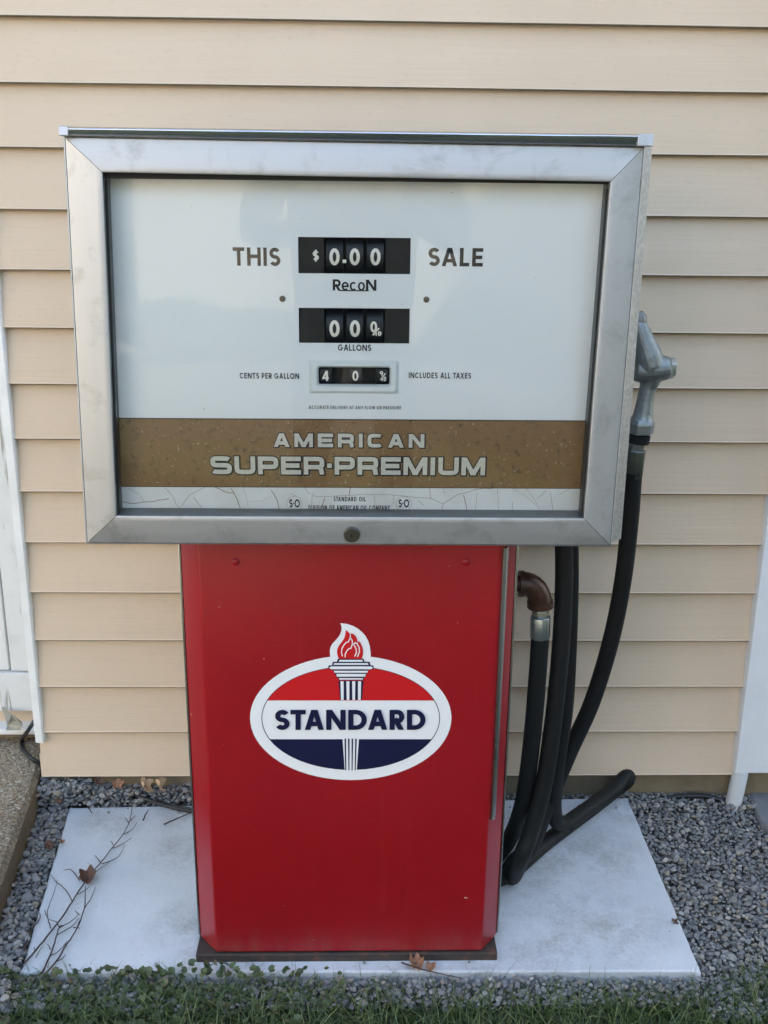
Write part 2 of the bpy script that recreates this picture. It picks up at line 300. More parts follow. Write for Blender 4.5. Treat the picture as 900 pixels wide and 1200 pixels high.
# ------------------------------------------------------------------ stroke lettering
def arc(cx, cy, rx, ry, a0, a1, n=2.0, N=14):
    out = []
    for i in range(N+1):
        a = R(a0 + (a1-a0)*i/N); c_, s_ = math.cos(a), math.sin(a)
        out.append((cx + rx*math.copysign(abs(c_)**(2/n), c_), cy + ry*math.copysign(abs(s_)**(2/n), s_)))
    return out
WID = dict(A=.84, C=.84, D=.80, E=.58, F=.55, G=.92, H=.78, I=.2, L=.52, M=1.0, N=.84, O=.98, P=.6, R=.64, S=.62, T=.66, U=.74, V=.8, W=1.15, X=.8, Y=.76, B=.62)
WIDX = dict(A=1.12, C=1.1, E=1.08, I=.3, M=1.3, N=1.1, P=1.1, R=1.12, S=1.15, U=1.12)
def glyph(c, t, W, n, sq=False):
    L, Rr, B, T, M, C = t/2, W-t/2, t/2, 1-t/2, .5, W/2
    A = lambda *a, **k: arc(*a, n=n, **k)
    e = .35
    def dg(p, q):
        p, q = Vector(p), Vector(q); d = (q-p).normalized()*t*.6; return [tuple(p-d), tuple(q+d)]
    if c == 'A': return [dg((t*.55, 0), (C-.02, 1)), dg((W-t*.55, 0), (C+.02, 1)), [(W*.22, .30), (W*.78, .30)]]
    if c == 'B': return [[(L, 0), (L, 1)], [(L, T), (C, T)]+A(C, .76, Rr-C, T-.76, 90, -90)[1:]+[(L, .52)], [(C, .52)]+A(C, .29, Rr-C, .29-B, 90, -90)+[(L, B)]]
    if c == 'C': return [A(C, .5, C-L, .5-B, 42, 318, N=26)]
    if c == 'c': return [A(C, .5, C-L, .5-B, 48, 312, N=26)]
    if c == 'D': return [[(L, 0), (L, 1)], [(L, T), (C*.8, T)]+A(C*.8, .5, Rr-C*.8, .5-B, 90, -90, N=22)+[(L, B)]]
    if c == 'E': return [[(L, 0), (L, 1)], [(L, T), (W, T)], [(L, .5), (W*.93, .5)], [(L, B), (W, B)]]
    if c == 'F': return [[(L, 0), (L, 1)], [(L, T), (W, T)], [(L, .5), (W*.93, .5)]]
    if c == 'G': return [A(C, .5, C-L, .5-B, 42, 350, N=28), [(C*1.05, .45), (W, .45)]]
    if c == 'H': return [[(L, 0), (L, 1)], [(Rr, 0), (Rr, 1)], [(L, .52), (Rr, .52)]]
    if c in 'I1': return [[(C, 0), (C, 1)]]
    if c == 'L': return [[(L, 0), (L, 1)], [(L, B), (W, B)]]
    if c == 'M': return [[(L, 0), (L, 1)], [(Rr, 0), (Rr, 1)], dg((L*1.1, 1), (C, .12 if not sq else .05)), dg((W-L*1.1, 1), (C, .12 if not sq else .05))]
    if c == 'N': return [[(L, 0), (L, 1)], [(Rr, 0), (Rr, 1)], dg((L*1.1, 1), (W-L*1.1, 0))]
    if c in 'Oo0': return [A(C, .5, C-L, .5-B, 90, 450, N=32)]
    if c == 'e': return [A(C, .5, C-L, .5-B, 0, 312, N=26), [(L, .48), (W-t*.1, .48)]]
    if c == 'P': return [[(L, 0), (L, 1)], [(L, T), (C*1.05, T)]+A(C*1.05, (T+.42)/2, Rr-C*1.05, (T-.42)/2, 90, -90)+[(L, .42)]]
    if c == 'R':
        leg = [(Rr-t*.62, .46), (Rr-t*.15, .26), (Rr, 0)] if sq else dg((C*.9, .45), (W-t*.6, 0))
        return [[(L, 0), (L, 1)], [(L, T), (C*1.05, T)]+A(C*1.05, (T+.42)/2, Rr-C*1.05, (T-.42)/2, 90, -90)+[(L, .42)], leg]
    if c in 'S$':
        s_ = [A(C, (T+.5)/2, C-L, (T-.5)/2, 28, 270, N=20) + A(C, (B+.5)/2, C-L, (.5-B)/2, 90, -152, N=20)[1:]]
        if c == '$': s_.append([(C, -.12), (C, 1.12)])
        return s_
    if c == 'T': return [[(C, 0), (C, 1)], [(0, T), (W, T)]]
    if c == 'U': return [[(L, 1), (L, .42)]+A(C, .42, C-L, .42-B, 180, 360, N=20)[1:]+[(Rr, 1)]]
    if c == 'V': return [dg((t*.55, 1), (C-.02, 0)), dg((W-t*.55, 1), (C+.02, 0))]
    if c == 'W': return [dg((t*.5, 1), (W*.28, 0)), dg((W*.28, 0), (C, 1)), dg((C, 1), (W*.72, 0)), dg((W*.72, 0), (W-t*.5, 1))]
    if c == 'X': return [dg((t*.6, 0), (W-t*.6, 1)), dg((t*.6, 1), (W-t*.6, 0))]
    if c == 'Y': return [[(C, 0), (C, .45)], dg((t*.55, 1), (C, .42)), dg((W-t*.55, 1), (C, .42))]
    if c == '4': return [dg((L, .3), (W*.7, 1)), [(0, .3), (W, .3)], [(W*.72, 0), (W*.72, 1)]]
    if c == '9': return [A(C, .68, C-L, .32-B, 90, 450, N=24), [(Rr, .68), (W*.6, 0)]]
    if c == '/': return [[(0, -.1), (W, 1.1)]]
    if c == '.': return [[(0, t*.5), (W, t*.5)]]
    if c == '-': return [[(C-t*.5, .5), (C+t*.5, .5)]]
    return []
def clip(poly, lo, hi):
    for sgn, lim in ((1, lo), (-1, hi)):
        out = []
        for i in range(len(poly)):
            a, b = poly[i], poly[(i+1) % len(poly)]; ia, ib = sgn*(a[1]-lim) >= -1e-9, sgn*(b[1]-lim) >= -1e-9
            if ia: out.append(a)
            if ia != ib:
                k = (lim-a[1])/(b[1]-a[1]); out.append((a[0]+(b[0]-a[0])*k, lim))
        poly = out
        if not poly: return []
    return poly
def strip(pl, t):      # mitred ribbon quads along a polyline
    P = [Vector(p) for p in pl]; closed = (P[0]-P[-1]).length < 1e-6; nrm = []; N = len(P)
    for i in range(N):
        a = P[i]-P[i-1] if i > 0 else (P[-1]-P[-2] if closed else P[1]-P[0])
        b = P[i+1]-P[i] if i < N-1 else (P[1]-P[0] if closed else P[-1]-P[-2])
        a = a.normalized() if a.length > 1e-9 else b.normalized(); b = b.normalized() if b.length > 1e-9 else a
        mm = a+b; mm = mm.normalized() if mm.length > 1e-3 else a
        n_ = Vector((-mm.y, mm.x)); k = max(.5, n_.dot(Vector((-a.y, a.x)))); nrm.append(n_*(t/2/k))
    return [[tuple(P[i]+nrm[i]), tuple(P[i+1]+nrm[i+1]), tuple(P[i+1]-nrm[i+1]), tuple(P[i]-nrm[i])] for i in range(N-1)]
KERN = {'TA': -.16, 'AT': -.16, 'ST': -.07, 'LT': -.1, 'AV': -.15, 'TH': 0, 'LO': -.05, 'LL': 0, 'AX': -.05, 'RY': -.1, 'WE': 0, 'LU': 0, 'FL': 0, 'PA': -.12, 'AN': -.02, 'DA': -.06, 'AR': -.02, 'SA': -.05, 'AL': -.02}
def text_polys(s, t=.17, n=2.0, sq=False, gap=.14, wid=None, tt=None, grow=0):
    """flat list of (layer, polygon); cap height 1, returns the total width too. grow fattens the ribbons."""
    out = []; x = 0; lay = 0
    table = WIDX if sq else WID
    for si, ch in enumerate(s):
        if ch == ' ': x += .42; continue
        k = 1; yo = 0
        if ch in 'eco': k = .78; W = .74
        elif ch in '0': W = .62
        elif ch in '49/': W = .6
        elif ch == '1': W = .25
        elif ch in '.-': W = t*1.05
        elif ch == '$': W = .6
        else: W = table.get(ch, .7)
        if wid: W *= wid
        lo, hi = (0-grow, 1+grow) if ch not in '$/' else (-.3, 1.3)
        for pl in glyph(ch, t, W, n, sq):
            for q in strip(pl, t+2*grow) if not grow else strip(ext(pl, grow), t+2*grow):
                q = clip(q, lo, hi)
                if len(q) > 2: out.append((lay, [(x+p[0]*k, p[1]*k) for p in q]))
            lay += 1
        x += W*k + gap + (0 if sq else KERN.get(s[si:si+2], 0))
    return out, x-gap
def ext(pl, g):
    P = [Vector(p) for p in pl]
    if (P[0]-P[-1]).length < 1e-6: return pl
    a = (P[0]-P[1]).normalized()*g; b = (P[-1]-P[-2]).normalized()*g
    return [tuple(P[0]+a)]+[tuple(p) for p in P[1:-1]]+[tuple(P[-1]+b)]
def put_text(s, px0, px1, pyt, pyb, y, mat, parent, name='lettering', off=.0006, shift=(0, 0), bendR=None, **k):
    polys, W = text_polys(s, **k); pc = (px0+px1)/2
    a = AT(px0, (pyt+pyb)/2, y); b = AT(px1, (pyt+pyb)/2, y); zt = AT(pc, pyt, y).z; zb = AT(pc, pyb, y).z
    sx = (b.x-a.x)/W; sz = zt-zb; mb = MB()
    for lay, q in polys:
        yy = y-off-(lay % 40)*.00001
        pts = []
        for u, v in q:
            X_, Z_ = a.x+u*sx+shift[0], zb+v*sz+shift[1]; Y_ = yy
            if bendR: Y_ = yy + bendR - math.sqrt(max(1e-9, bendR**2-(Z_-(zt+zb)/2)**2))
            pts.append((X_, Y_, Z_))
        mb.poly(pts)
    return mb.build(name, mat, parent)

# ================================================================== SETTING
g_ = MB(); n = 1; g_.poly([(-250, -250, -.02), (250, -250, -.02), (250, 250, -.02), (-250, 250, -.02)])
tag(g_.build('ground', LAWN), kind='structure')
s_ = MB(); s_.poly([(-1.2, -1.4, -.012), (2.0, -1.4, -.012), (2.0, .25, -.012), (-1.2, .25, -.012)]); tag(s_.build('bare_soil', SOIL), kind='structure')
d_ = MB(); d_.box((-1.2, -9.2, -.3), (14, -4.4, -.005)); tag(d_.build('driveway', DRIVE, bevel=.01), kind='structure')
d_ = MB(); d_.box((-14, -11.5, -.3), (-1.21, -7.0, -.004)); tag(d_.build('bounce_patio', concrete('pale_bounce_concrete', (.34, .31, .26), (.42, .38, .32), bs=.3), bevel=.01), kind='structure')  # unseen pale paving, added to bounce sunlight from the left

# white painted slab
sl = [(-.592, -.040), (.566, -.010), (.5615, -.5115), (-.545, -.5035)]
per = []
for i in range(4):
    a, b = Vector(sl[i]), Vector(sl[(i+1) % 4]); L_ = (b-a).length; nn = Vector((-(b-a).y, (b-a).x)).normalized(); K = int(L_/.008)
    for j in range(K):
        p = a.lerp(b, j/K); e_ = min(j, K-j)/K*L_; d = .0011*noise.noise((p.x*38, p.y*38, 0)) + .004*max(0, noise.noise((p.x*13+4, p.y*13, 5))-.38) + (.004*(1-e_/.008)**2 if e_ < .008 else 0)
        p = p+nn*-abs(d) if False else p-nn*(-d); c_ = Vector((-.013, -.265)); per.append(p if (p-c_).length < 9 else p)
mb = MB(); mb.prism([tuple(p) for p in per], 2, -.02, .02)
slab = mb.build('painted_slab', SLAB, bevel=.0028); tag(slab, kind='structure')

# grey concrete at the far right by the pipe
a = ATZ(872, 962, .01); b = ATZ(905, 1003, .01)
mb = MB(); mb.prism([(.83, .02), (.815, -.10), (.855, -.19), (1.0, -.32), (1.9, -.5), (1.9, .02)], 2, -.05, .022); tag(mb.build('concrete_walk', GREYCON, bevel=.006), kind='structure')

# concrete step left
ZS = .085
A0 = ATZ(50, 891, ZS); A1 = ATZ(0, 1033, ZS); dxy = (A1-A0); dxy /= abs(dxy.y)
far = A0 - dxy*.25; near_ = A0 + dxy*.95
mb = MB(); N = 26; top = []
xs = [far.lerp(near_, i/N) for i in range(N+1)]
for i in range(N):
    for (dx0, z0, dx1, z1) in ((-1.6, ZS, -.03, ZS), (-.03, ZS, -.012, ZS-.004), (-.012, ZS-.004, -.002, ZS-.013), (-.002, ZS-.013, .0, ZS-.03), (.0, ZS-.03, .004, -.02)):
        w0 = noise.noise((0, xs[i].y*9, z0*20))*.006; w1 = noise.noise((0, xs[i+1].y*9, z0*20))*.006
        v0 = noise.noise((0, xs[i].y*9, z1*20))*.006; v1 = noise.noise((0, xs[i+1].y*9, z1*20))*.006
        if dx0 < -1: w0 = w1 = 0
        mb.poly([(xs[i].x+dx0+w0, xs[i].y, z0), (xs[i+1].x+dx0+w1, xs[i+1].y, z0), (xs[i+1].x+dx1+v1, xs[i+1].y, z1), (xs[i].x+dx1+v0, xs[i].y, z1)])
mb.poly([(near_.x-1.6, near_.y, ZS), (near_.x, near_.y, ZS), (near_.x, near_.y, -.02), (near_.x-1.6, near_.y, -.02)])
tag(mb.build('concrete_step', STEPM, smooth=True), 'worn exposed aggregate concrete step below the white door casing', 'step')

# ================================================================== HOUSE WALL
ZB, EX = .0769, .1016
XL, XR = -.650, .800            # siding runs between the two white trims
house = empty('house', (0, 0, 0)); tag(house, 'beige clapboard sided house wall with white trim behind the fuel pump', 'house')
NC = 32
def course(k, x0, x1):
    z = ZB + k*EX; mb = MB(); segs = 14
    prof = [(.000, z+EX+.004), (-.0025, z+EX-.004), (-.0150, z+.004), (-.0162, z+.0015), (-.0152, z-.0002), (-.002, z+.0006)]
    for i in range(segs):
        xa, xb = x0+(x1-x0)*i/segs, x0+(x1-x0)*(i+1)/segs
        for j in range(len(prof)-1):
            def wv(x, jj): return (noise.noise((x*2.2, k*3.7, 0))*.0010, noise.noise((x*2.0, k*5.1, 9))*.0010 if jj >= 2 else 0)
            q = []
            for x, jj in ((xa, j), (xb, j), (xb, j+1), (xa, j+1)):
                dy, dz = wv(x, jj); q.append((x, prof[jj][0]+dy-.001, prof[jj][1]+dz))
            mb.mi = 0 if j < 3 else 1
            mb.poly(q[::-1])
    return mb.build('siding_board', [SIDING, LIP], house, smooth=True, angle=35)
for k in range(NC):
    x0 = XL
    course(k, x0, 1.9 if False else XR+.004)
# the notch at the lower left of the bottom course: little return piece
mb = MB(); mb.box((XL-.002, -.010, ZB+.012), (XL+.006, .02, ZB+.05)); mb.build('siding_end', SIDING, house)
# wall core (sheathing) and foundation
mb = MB(); mb.box((XL+.01, .006, ZB-.002), (4.5, 5.5, 3.3)); mb.box((-4.5, .30, ZB), (XL-.4, 5.5, 3.3)); mb.box((XL-.4, .30, ZB), (XL+.012, 5.4, 3.29)); mb.box((-4.5, .001, 2.2), (XL-.001, .31, 3.28)); mb.build('sheathing', OLDPAINT, house)
mb = MB(); mb.box((XL+.02, .004, -.2), (4.4, .3, ZB-.004)); mb.build('foundation', FOUND, house)
# eave and roof
mb = MB(); mb.prism([(-.34, 3.26), (-.34, 3.36), (2.6, 4.55), (5.9, 3.36), (5.9, 3.26)], 0, -4.9, 4.9); mb.build('roof', simple('roof_shingle', (.10, .09, .08), .9), house)
mb = MB(); mb.box((-4.85, -.36, 3.17), (4.85, -.341, 3.38)); mb.build('fascia', WVINYL, house)
# right part of the wall beyond the wide white trim
for k in range(NC):
    z = ZB + k*EX
    mb = MB(); mb.prism([(.0, z+EX+.004), (-.0025, z+EX-.004), (-.0135, z), (-.002, z)], 0, 1.08, 4.4); mb.build('siding_board', SIDING, house)
# right white board trim
p0 = AT(898, 650, -.03); p1 = AT(861, 906, -.03)
mb = MB(); mb.box((p1.x, -.030, p1.z-.001), (1.08, .002, 3.2)); mb.build('corner_board', RIBBED, house, bevel=.002)
print('corner', p0, p1)
# left white channel trim
t0 = AT(52, 870, -.02); t1 = AT(14, 560, -.02); xL = t0.x
mb = MB(); x1 = xL; x0 = AT(41, 872, -.02).x
mb.prism([(x0, -.006), (x0+.001, -.019), (x1-.003, -.021), (x1, -.017), (x1, .0)], 2, AT(46, 871, -.02).z, 2.2); mb.build('channel_trim', WVINYL, house, bevel=.001)
mb = MB(); mb.box((x0+.004, .0, ZB+.03), (x1-.001, .16, 2.2)); mb.build('jamb', OLDPAINT, house)
# door casing left of it, recessed
yd = .13
def dbox(pxl, pyt, pxr, pyb, y, th, mat, name, bev=.002):
    a = AT(pxl, pyb, y); b = AT(pxr, pyt, y)
    mb = MB(); mb.box((a.x, y, a.z), (b.x, y+th, b.z)); return mb.build(name, mat, house, bevel=bev)
zr = AT(10, 787, yd).z; zb0 = AT(10, 832, yd).z
xg = AT(9, 770, yd).x
mb = MB(); mb.box((xg+.004, yd, zr+.001), (XL-.0, yd+.03, 2.2)); mb.build('door_casing', OLDPAINT, house, bevel=.002)
mb = MB(); mb.box((xg-.9, yd+.004, zr+.001), (xg, yd+.034, 2.2)); mb.build('storm_door', OLDPAINT, house, bevel=.003)
mb = MB(); mb.box((xg-.9, yd-.006, zb0), (XL, yd+.03, zr-.002)); mb.build('bottom_rail', OLDPAINT, house, bevel=.002)
zs0 = AT(10, 850, yd-.01).z
mb = MB(); mb.box((xg-.9, yd+.01, zs0-.002), (XL, yd+.05, zb0-.001)); mb.build('kick_board', SIDING, house)
mb = MB(); mb.box((xg-.9, yd-.03, zs0-.012), (XL-.004, yd+.02, zs0)); mb.build('door_sill', WVINYL, house, bevel=.002)
mb = MB(); mb.box((-2.4, yd+.0, .0), (XL-.001, yd+.2, zs0-.013)); mb.build('sill_base', FOUND, house)
# crumpled flashing foil
FOIL = metal('crumpled_flashing', (.46, .47, .44), .38, (30, 30, 30), amt=.5, bs=.3)
mb = MB(); y = yd-.035
P = {k: AT(*v, yy) for k, v, yy in (('a', (3, 829), yd-.01), ('b', (25, 846), yd-.035), ('c', (26, 851), yd-.05), ('d', (9, 850), yd-.04), ('e', (7, 856), yd-.06), ('f', (24, 855), yd-.07), ('g', (14, 838), yd-.045))}
for tri in (('a', 'g', 'd'), ('a', 'b', 'g'), ('g', 'b', 'c'), ('g', 'c', 'd'), ('d', 'c', 'f'), ('d', 'f', 'e')): mb.poly([P[i] for i in tri])
fo = mb.build('flashing', FOIL, house); sm = fo.modifiers.new('s', 'SOLIDIFY'); sm.thickness = .001

# white pipe
mb = MB(); pa = ATZ(862, 958, .0); 
mb.tube([(pa.x, -.026, -.05), (pa.x+.004, -.025, .02), (pa.x+.012, -.018, .075), (pa.x+.013, -.017, p1.z-.0015)], .0165, 20)
tag(mb.build('drain_pipe', simple('grey_white_pvc', (.60, .63, .64), .4, var=.08), smooth=True), 'short pale plastic drain pipe standing in gravel under the right white board', 'pipe')

# ================================================================== GAS PUMP
pump = empty('gas_pump', (-.015, -.34, .02)); tag(pump, 'vintage red gas pump with aluminium framed white dial on a white slab', 'gas pump')
YF = -.481; BX0, BX1 = -.233, .205; OX0, OX1 = -.2635, .2335; YC = YF+.038; ZB0, ZT0 = .036, .76; YBACK = -.16
mb = MB(); mb.prism([(BX0+.001, YF), (BX1, YF), (OX1, YC), (OX1, YBACK), (OX0, YBACK), (OX0, YC)], 2, ZB0, ZT0)
mb.build('front_panel', RED, pump, bevel=.0035, seg=3)
for sx, x in ((-1, OX0), (1, OX1)):
    mb = MB(); x_a, x_b = sorted((x+sx*.0005, x+sx*.004)); mb.box((x_a, YC+.002, ZB0+.002), (x_b, YBACK, ZT0)); mb.build('side_panel', STEEL, pump, bevel=.001)
mb = MB(); mb.prism([(-.2655, YF-.0035), (.2305, YF-.0035), (.2315, YBACK+.01), (-.2665, YBACK+.01)], 2, .0195, ZB0-.001); mb.build('plinth', PLINTH, pump, bevel=.002)
# bright strip on the right chamfer
cd_ = Vector((OX1-BX1, YC-YF, 0)); cn = Vector((cd_.y, -cd_.x, 0)).normalized(); cdn = cd_.normalized(); cl = cd_.length
mb = MB(); c0 = Vector((BX1, YF, 0))+cdn*(cl*.12); c1 = c0+cdn*.0125; zt = .74; zb_ = AT(573, 955, YF+.02).z
prof = [(0, .0), (0, .003), (.003, .0042), (.0095, .0042), (.0125, .003), (.0125, .0)]
ring = lambda z, k=1: [c0+cdn*(.00625+(p[0]-.00625)*k)+cn*(p[1]+.0003)+Vector((0, 0, z)) for p in prof]
rings = [ring(zt), ring(zb_+.006), ring(zb_+.002, .8), ring(zb_, .4)]
V = [p for r_ in rings for p in r_]; F = []
for i in range(len(rings)-1):
    for k in range(len(prof)-1): F.append((i*6+k, i*6+k+1, (i+1)*6+k+1, (i+1)*6+k))
F.append((18, 19, 20, 21, 22, 23)); mb.mesh(V, F); mb.build('trim_strip', STEEL, pump, smooth=True)
for px in (276, 546):
    p = AT(px, 658.5, YF); mb = MB(); mb.tube([(p.x, YF, p.z), (p.x, YF-.0025, p.z), (p.x, YF-.004, p.z)], [.0055, .0052, .003], 14)
    mb.build('screw', RED, pump, smooth=True)

# ---- head
YH = -.53
oTL, oTR, oBL, oBR = (AT(*p, YH) for p in ((73, 158), (757, 170), (100, 638), (717, 641)))
iTL, iTR, iBL, iBR = (AT(*p, YH) for p in ((121, 202), (714.5, 213), (137, 603.5), (683.5, 606.5)))
def lid_pt(px, py): return AT(px, py, YH)
YHB = -.215
# shell
sh = lambda P, dx, dz: Vector((P.x+dx, 0, P.z+dz))
F_ = [sh(oTL, .003, -.002), sh(oTR, -.001, -.002), sh(oBR, -.001, .002), sh(oBL, .003, .002)]
B_ = [sh(oTL, -.003, -.002), sh(oTR, .016, -.002), sh(oBR, .020, .002), sh(oBL, -.004, .002)]
mb = MB(); ys = [YH+.010, YH+.03, YHB]; V = []
for y, S_ in zip(ys, (F_, B_, B_)): V += [(p.x, y, p.z) for p in S_]
F = []
for i in range(2):
    for k in range(4): F.append((i*4+k, i*4+(k+1) % 4, (i+1)*4+(k+1) % 4, (i+1)*4+k))
F.append((8, 9, 10, 11)); mb.mesh(V, F); mb.build('head_shell', HAMMER, pump)
# frame rails, swept with mitred corners
O4 = [oTL, oTR, oBR, oBL]; I4 = [iTL, iTR, iBR, iBL]
PR = [(-.0, .012), (0.0, .003), (.03, .0005), (.055, -.0006), (.066, .0014), (.08, -.0014), (.12, -.0018), (.82, -.004), (.94, -.0045), (.99, -.0038), (1.0, -.0022), (1.0, .040)]
for k in range(4):
    a, b, c, d = O4[k], O4[(k+1) % 4], I4[(k+1) % 4], I4[k]
    L_ = (b-a).normalized()*.0004
    mb = MB(); V = []
    SEG = 10
    for t_, dy in PR:
        p = a.lerp(d, t_)+L_; q = b.lerp(c, t_)-L_
        for s in range(SEG+1):
            r_ = p.lerp(q, s/SEG); wob = noise.noise((r_.x*6+k*5, t_*2, r_.z*6))*.0006
            V.append((r_.x, YH+dy+wob, r_.z))
    F = []
    for i in range(len(PR)-1):
        for s in range(SEG): F.append((i*(SEG+1)+s, i*(SEG+1)+s+1, (i+1)*(SEG+1)+s+1, (i+1)*(SEG+1)+s)[::-1])
    mb.mesh(V, F); mb.m = [1 if i >= (len(PR)-2)*SEG else 0 for i in range(len(F))]
    mb.build('frame_rail', [ALU_H if k % 2 == 0 else ALU_V, LEDGE], pump, smooth=True, angle=25)
# dark seat behind the mitres
mb = MB()
for k in range(4):
    a, b, c, d = O4[k], O4[(k+1) % 4], I4[(k+1) % 4], I4[k]
    mb.poly([(v_.x*.997, YH+.008, v_.z) for v_ in (a.lerp(d, .04), b.lerp(c, .04), c, d)])
mb.build('frame_backing', DARK, pump)
# lid with bright front lip
la, lb = AT(69, 148, YH-.012), AT(766, 157.5, YH-.012); lc, ld = AT(69, 158.5, YH-.012), AT(766, 171, YH-.012)
mb = MB(); V = []
prof = [(YHB-.0, 'b'), (YH-.008, 'b'), (YH-.0105, 'm'), (YH-.0125, 't'), (YH-.006, 'T'), (YHB, 'T')]
for x_, zl, zh in ((la.x, lc.z, la.z), (lb.x, ld.z, lb.z)):
    zz = {'b': zl, 'm': zl+.002, 't': zh-.002, 'T': zh}
    V += [(x_, y, zz[k]) for y, k in prof]
n6 = 6; F = [(i, (i+1) % n6, (i+1) % n6+n6, i+n6) for i in range(n6)]+[tuple(range(n6))[::-1], tuple(range(n6, 2*n6))]
mb.mesh(V, F); mb.build('lid', CHROME, pump, bevel=.0012)
# lock
p = AT(412, 626, YH-.003); mb = MB()
mb.tube([(p.x, YH+.002, p.z), (p.x, YH-.006, p.z), (p.x, YH-.0085, p.z)], [.0112, .0112, .0095], 28)
lk = mb.build('lock', LOCKM, pump, smooth=True)
mb = MB(); mb.tube([(p.x, YH-.0084, p.z), (p.x, YH-.0093, p.z)], [.0066, .0064], 24); mb.build('lock_barrel', LOCKM, lk, smooth=True)
mb = MB(); mb.box((p.x-.0007, YH-.0098, p.z-.003), (p.x+.0007, YH-.0093, p.z+.003)); mb.build('keyhole', DARK, lk)

# dial panel with counter openings
YP = YH+.034
dial = empty('dial_panel', (iTL.x, YP, iTL.z)); child(dial, pump)
W_ = lambda px, py: AT(px, py, YP)
x0, x1 = iTL.x-.03, iTR.x+.03
zT = iTL.z+.02; zgold = W_(411, 491.5).z; zband = W_(411, 571).z; zbot = iBL.z-.02
holes = [(W_(349.5, 300).x, W_(481, 300).x, W_(415, 320.8).z, W_(415, 278.3).z), (W_(350.2, 380).x, W_(480, 380).x, W_(415, 402.2).z, W_(415, 361.2).z), (W_(373, 440).x, W_(457, 440).x, W_(415, 451).z, W_(415, 430).z)]
mb = MB(); zs = sorted([zT, zgold]+[z for h in holes for z in h[2:]])
for za, zb2 in zip(zs[:-1], zs[1:]):
    zm = (za+zb2)/2; hs = [h for h in holes if h[2] < zm < h[3]]
    segs = [(x0, x1)] if not hs else [(x0, hs[0][0]), (hs[0][1], x1)]
    for xa, xb in segs: mb.poly([(xa, YP, za), (xb, YP, za), (xb, YP, zb2), (xa, YP, zb2)])
for (xa, xb, za, zb2) in holes:     # edge thickness of the openings
    for (p_, q_) in (((xa, za), (xa, zb2)), ((xa, zb2), (xb, zb2)), ((xb, zb2), (xb, za)), ((xb, za), (xa, za))):
        mb.poly([(p_[0], YP, p_[1]), (q_[0], YP, q_[1]), (q_[0], YP+.0015, q_[1]), (p_[0], YP+.0015, p_[1])])
mb.build('white_face', WHITE_D, dial)
mb = MB(); mb.box((x0, YP-.0005, zband), (x1, YP+.001, zgold-.0003)); mb.build('gold_band', GOLD, dial)
mb = MB(); mb.box((x0, YP-.0003, zbot), (x1, YP+.001, zband-.0003)); mb.build('lower_band', WBAND, dial)
mb = MB(); mb.box((x0, YP-.0008, zgold-.0008), (x1, YP-.0002, zgold+.0005)); mb.box((x0, YP-.0008, zband-.0006), (x1, YP-.0002, zband+.0003)); mb.build('band_line', BLACKP, dial)
# counter wells
for i, (xa, xb, za, zb2) in enumerate(holes):
    e = .0004; dpt = .02; mb = MB()
    a3, b3 = (xa-e, za-e), (xb+e, zb2+e); y0, y1 = YP+.0016, YP+dpt
    mb.poly([(a3[0], y1, a3[1]), (b3[0], y1, a3[1]), (b3[0], y1, b3[1]), (a3[0], y1, b3[1])])
    for (p_, q_) in (((a3[0], a3[1]), (a3[0], b3[1])), ((a3[0], b3[1]), (b3[0], b3[1])), ((b3[0], b3[1]), (b3[0], a3[1])), ((b3[0], a3[1]), (a3[0], a3[1]))):
        mb.poly([(p_[0], y0, p_[1]), (q_[0], y0, q_[1]), (q_[0], y1, q_[1]), (p_[0], y1, p_[1])])
    mb.build('counter_well', WELL, dial)
    if i < 2:   # inner mask plates beside the wheels
        for pa_, pb_ in ((350, 379.5), (452, 481)):
            A_, B2 = W_(pa_, 300).x, W_(pb_, 300).x; mb = MB(); mb.box((max(A_, xa), YP+.004, za), (min(B2, xb), YP+.006, zb2)); mb.build('counter_mask', WELL, dial)
def wheel(px, py, wpx, hpx, rad=.03, yo=.005):
    c = W_(px, py); hw = wpx/2/820; mb = MB()
    P = []; yc = YP+yo+rad
    mb.tube([(c.x-hw, yc, c.z), (c.x-hw+.0006, yc, c.z), (c.x+hw-.0006, yc, c.z), (c.x+hw, yc, c.z)], [rad-.001, rad, rad, rad-.001], 40)
    mb.build('number_wheel', WHEEL, dial, smooth=True, angle=50); return c
for px, py in ((391.8, 301), (415.7, 301), (440, 301), (391.8, 385), (415.7, 385), (439.5, 385)): wheel(px, py, 19, 26)
yw = YP+.005
for px in (392, 415.7, 440): put_text('0', px-6, px+6, 291, 311, yw, CREAM, dial, name='digit', off=.0012, bendR=.031, t=.20)
for px in (392, 416): put_text('0', px-6, px+6, 375.3, 395, yw, CREAM, dial, name='digit', off=.0012, bendR=.031, t=.20)
put_text('0', 434, 442, 376.5, 389.5, yw, CREAM, dial, name='digit', off=.0012, t=.2)
put_text('/', 437, 444, 385, 392, yw-.001, CREAM, dial, name='digit', off=.0012, t=.2)
put_text('10', 440, 447, 388, 393.5, yw-.001, CREAM, dial, name='digit', off=.0012, t=.24)
put_text('.', 401.5, 405.8, 293, 308.2, YP+.003, CREAM, dial, name='digit', off=.0012, t=.26)
put_text('$', 366.5, 373.7, 294, 305, YP+.003, CREAM, dial, name='digit', off=.0012, t=.2)
for px, s, a_, b_ in ((381.5, '4', 7.5, 0), (416.5, '0', 7, 0)): 
    wheel(px, 440.5, 14, 10, .02, .004); put_text(s, px-a_/2, px+a_/2, 434.5, 446.5, YP+.004, CREAM, dial, name='digit', off=.0012, bendR=.021, t=.19)
wheel(448, 440.5, 14, 10, .02, .004)
put_text('9', 445, 449, 434.8, 440.5, YP+.0035, CREAM, dial, name='digit', off=.0012, t=.2)
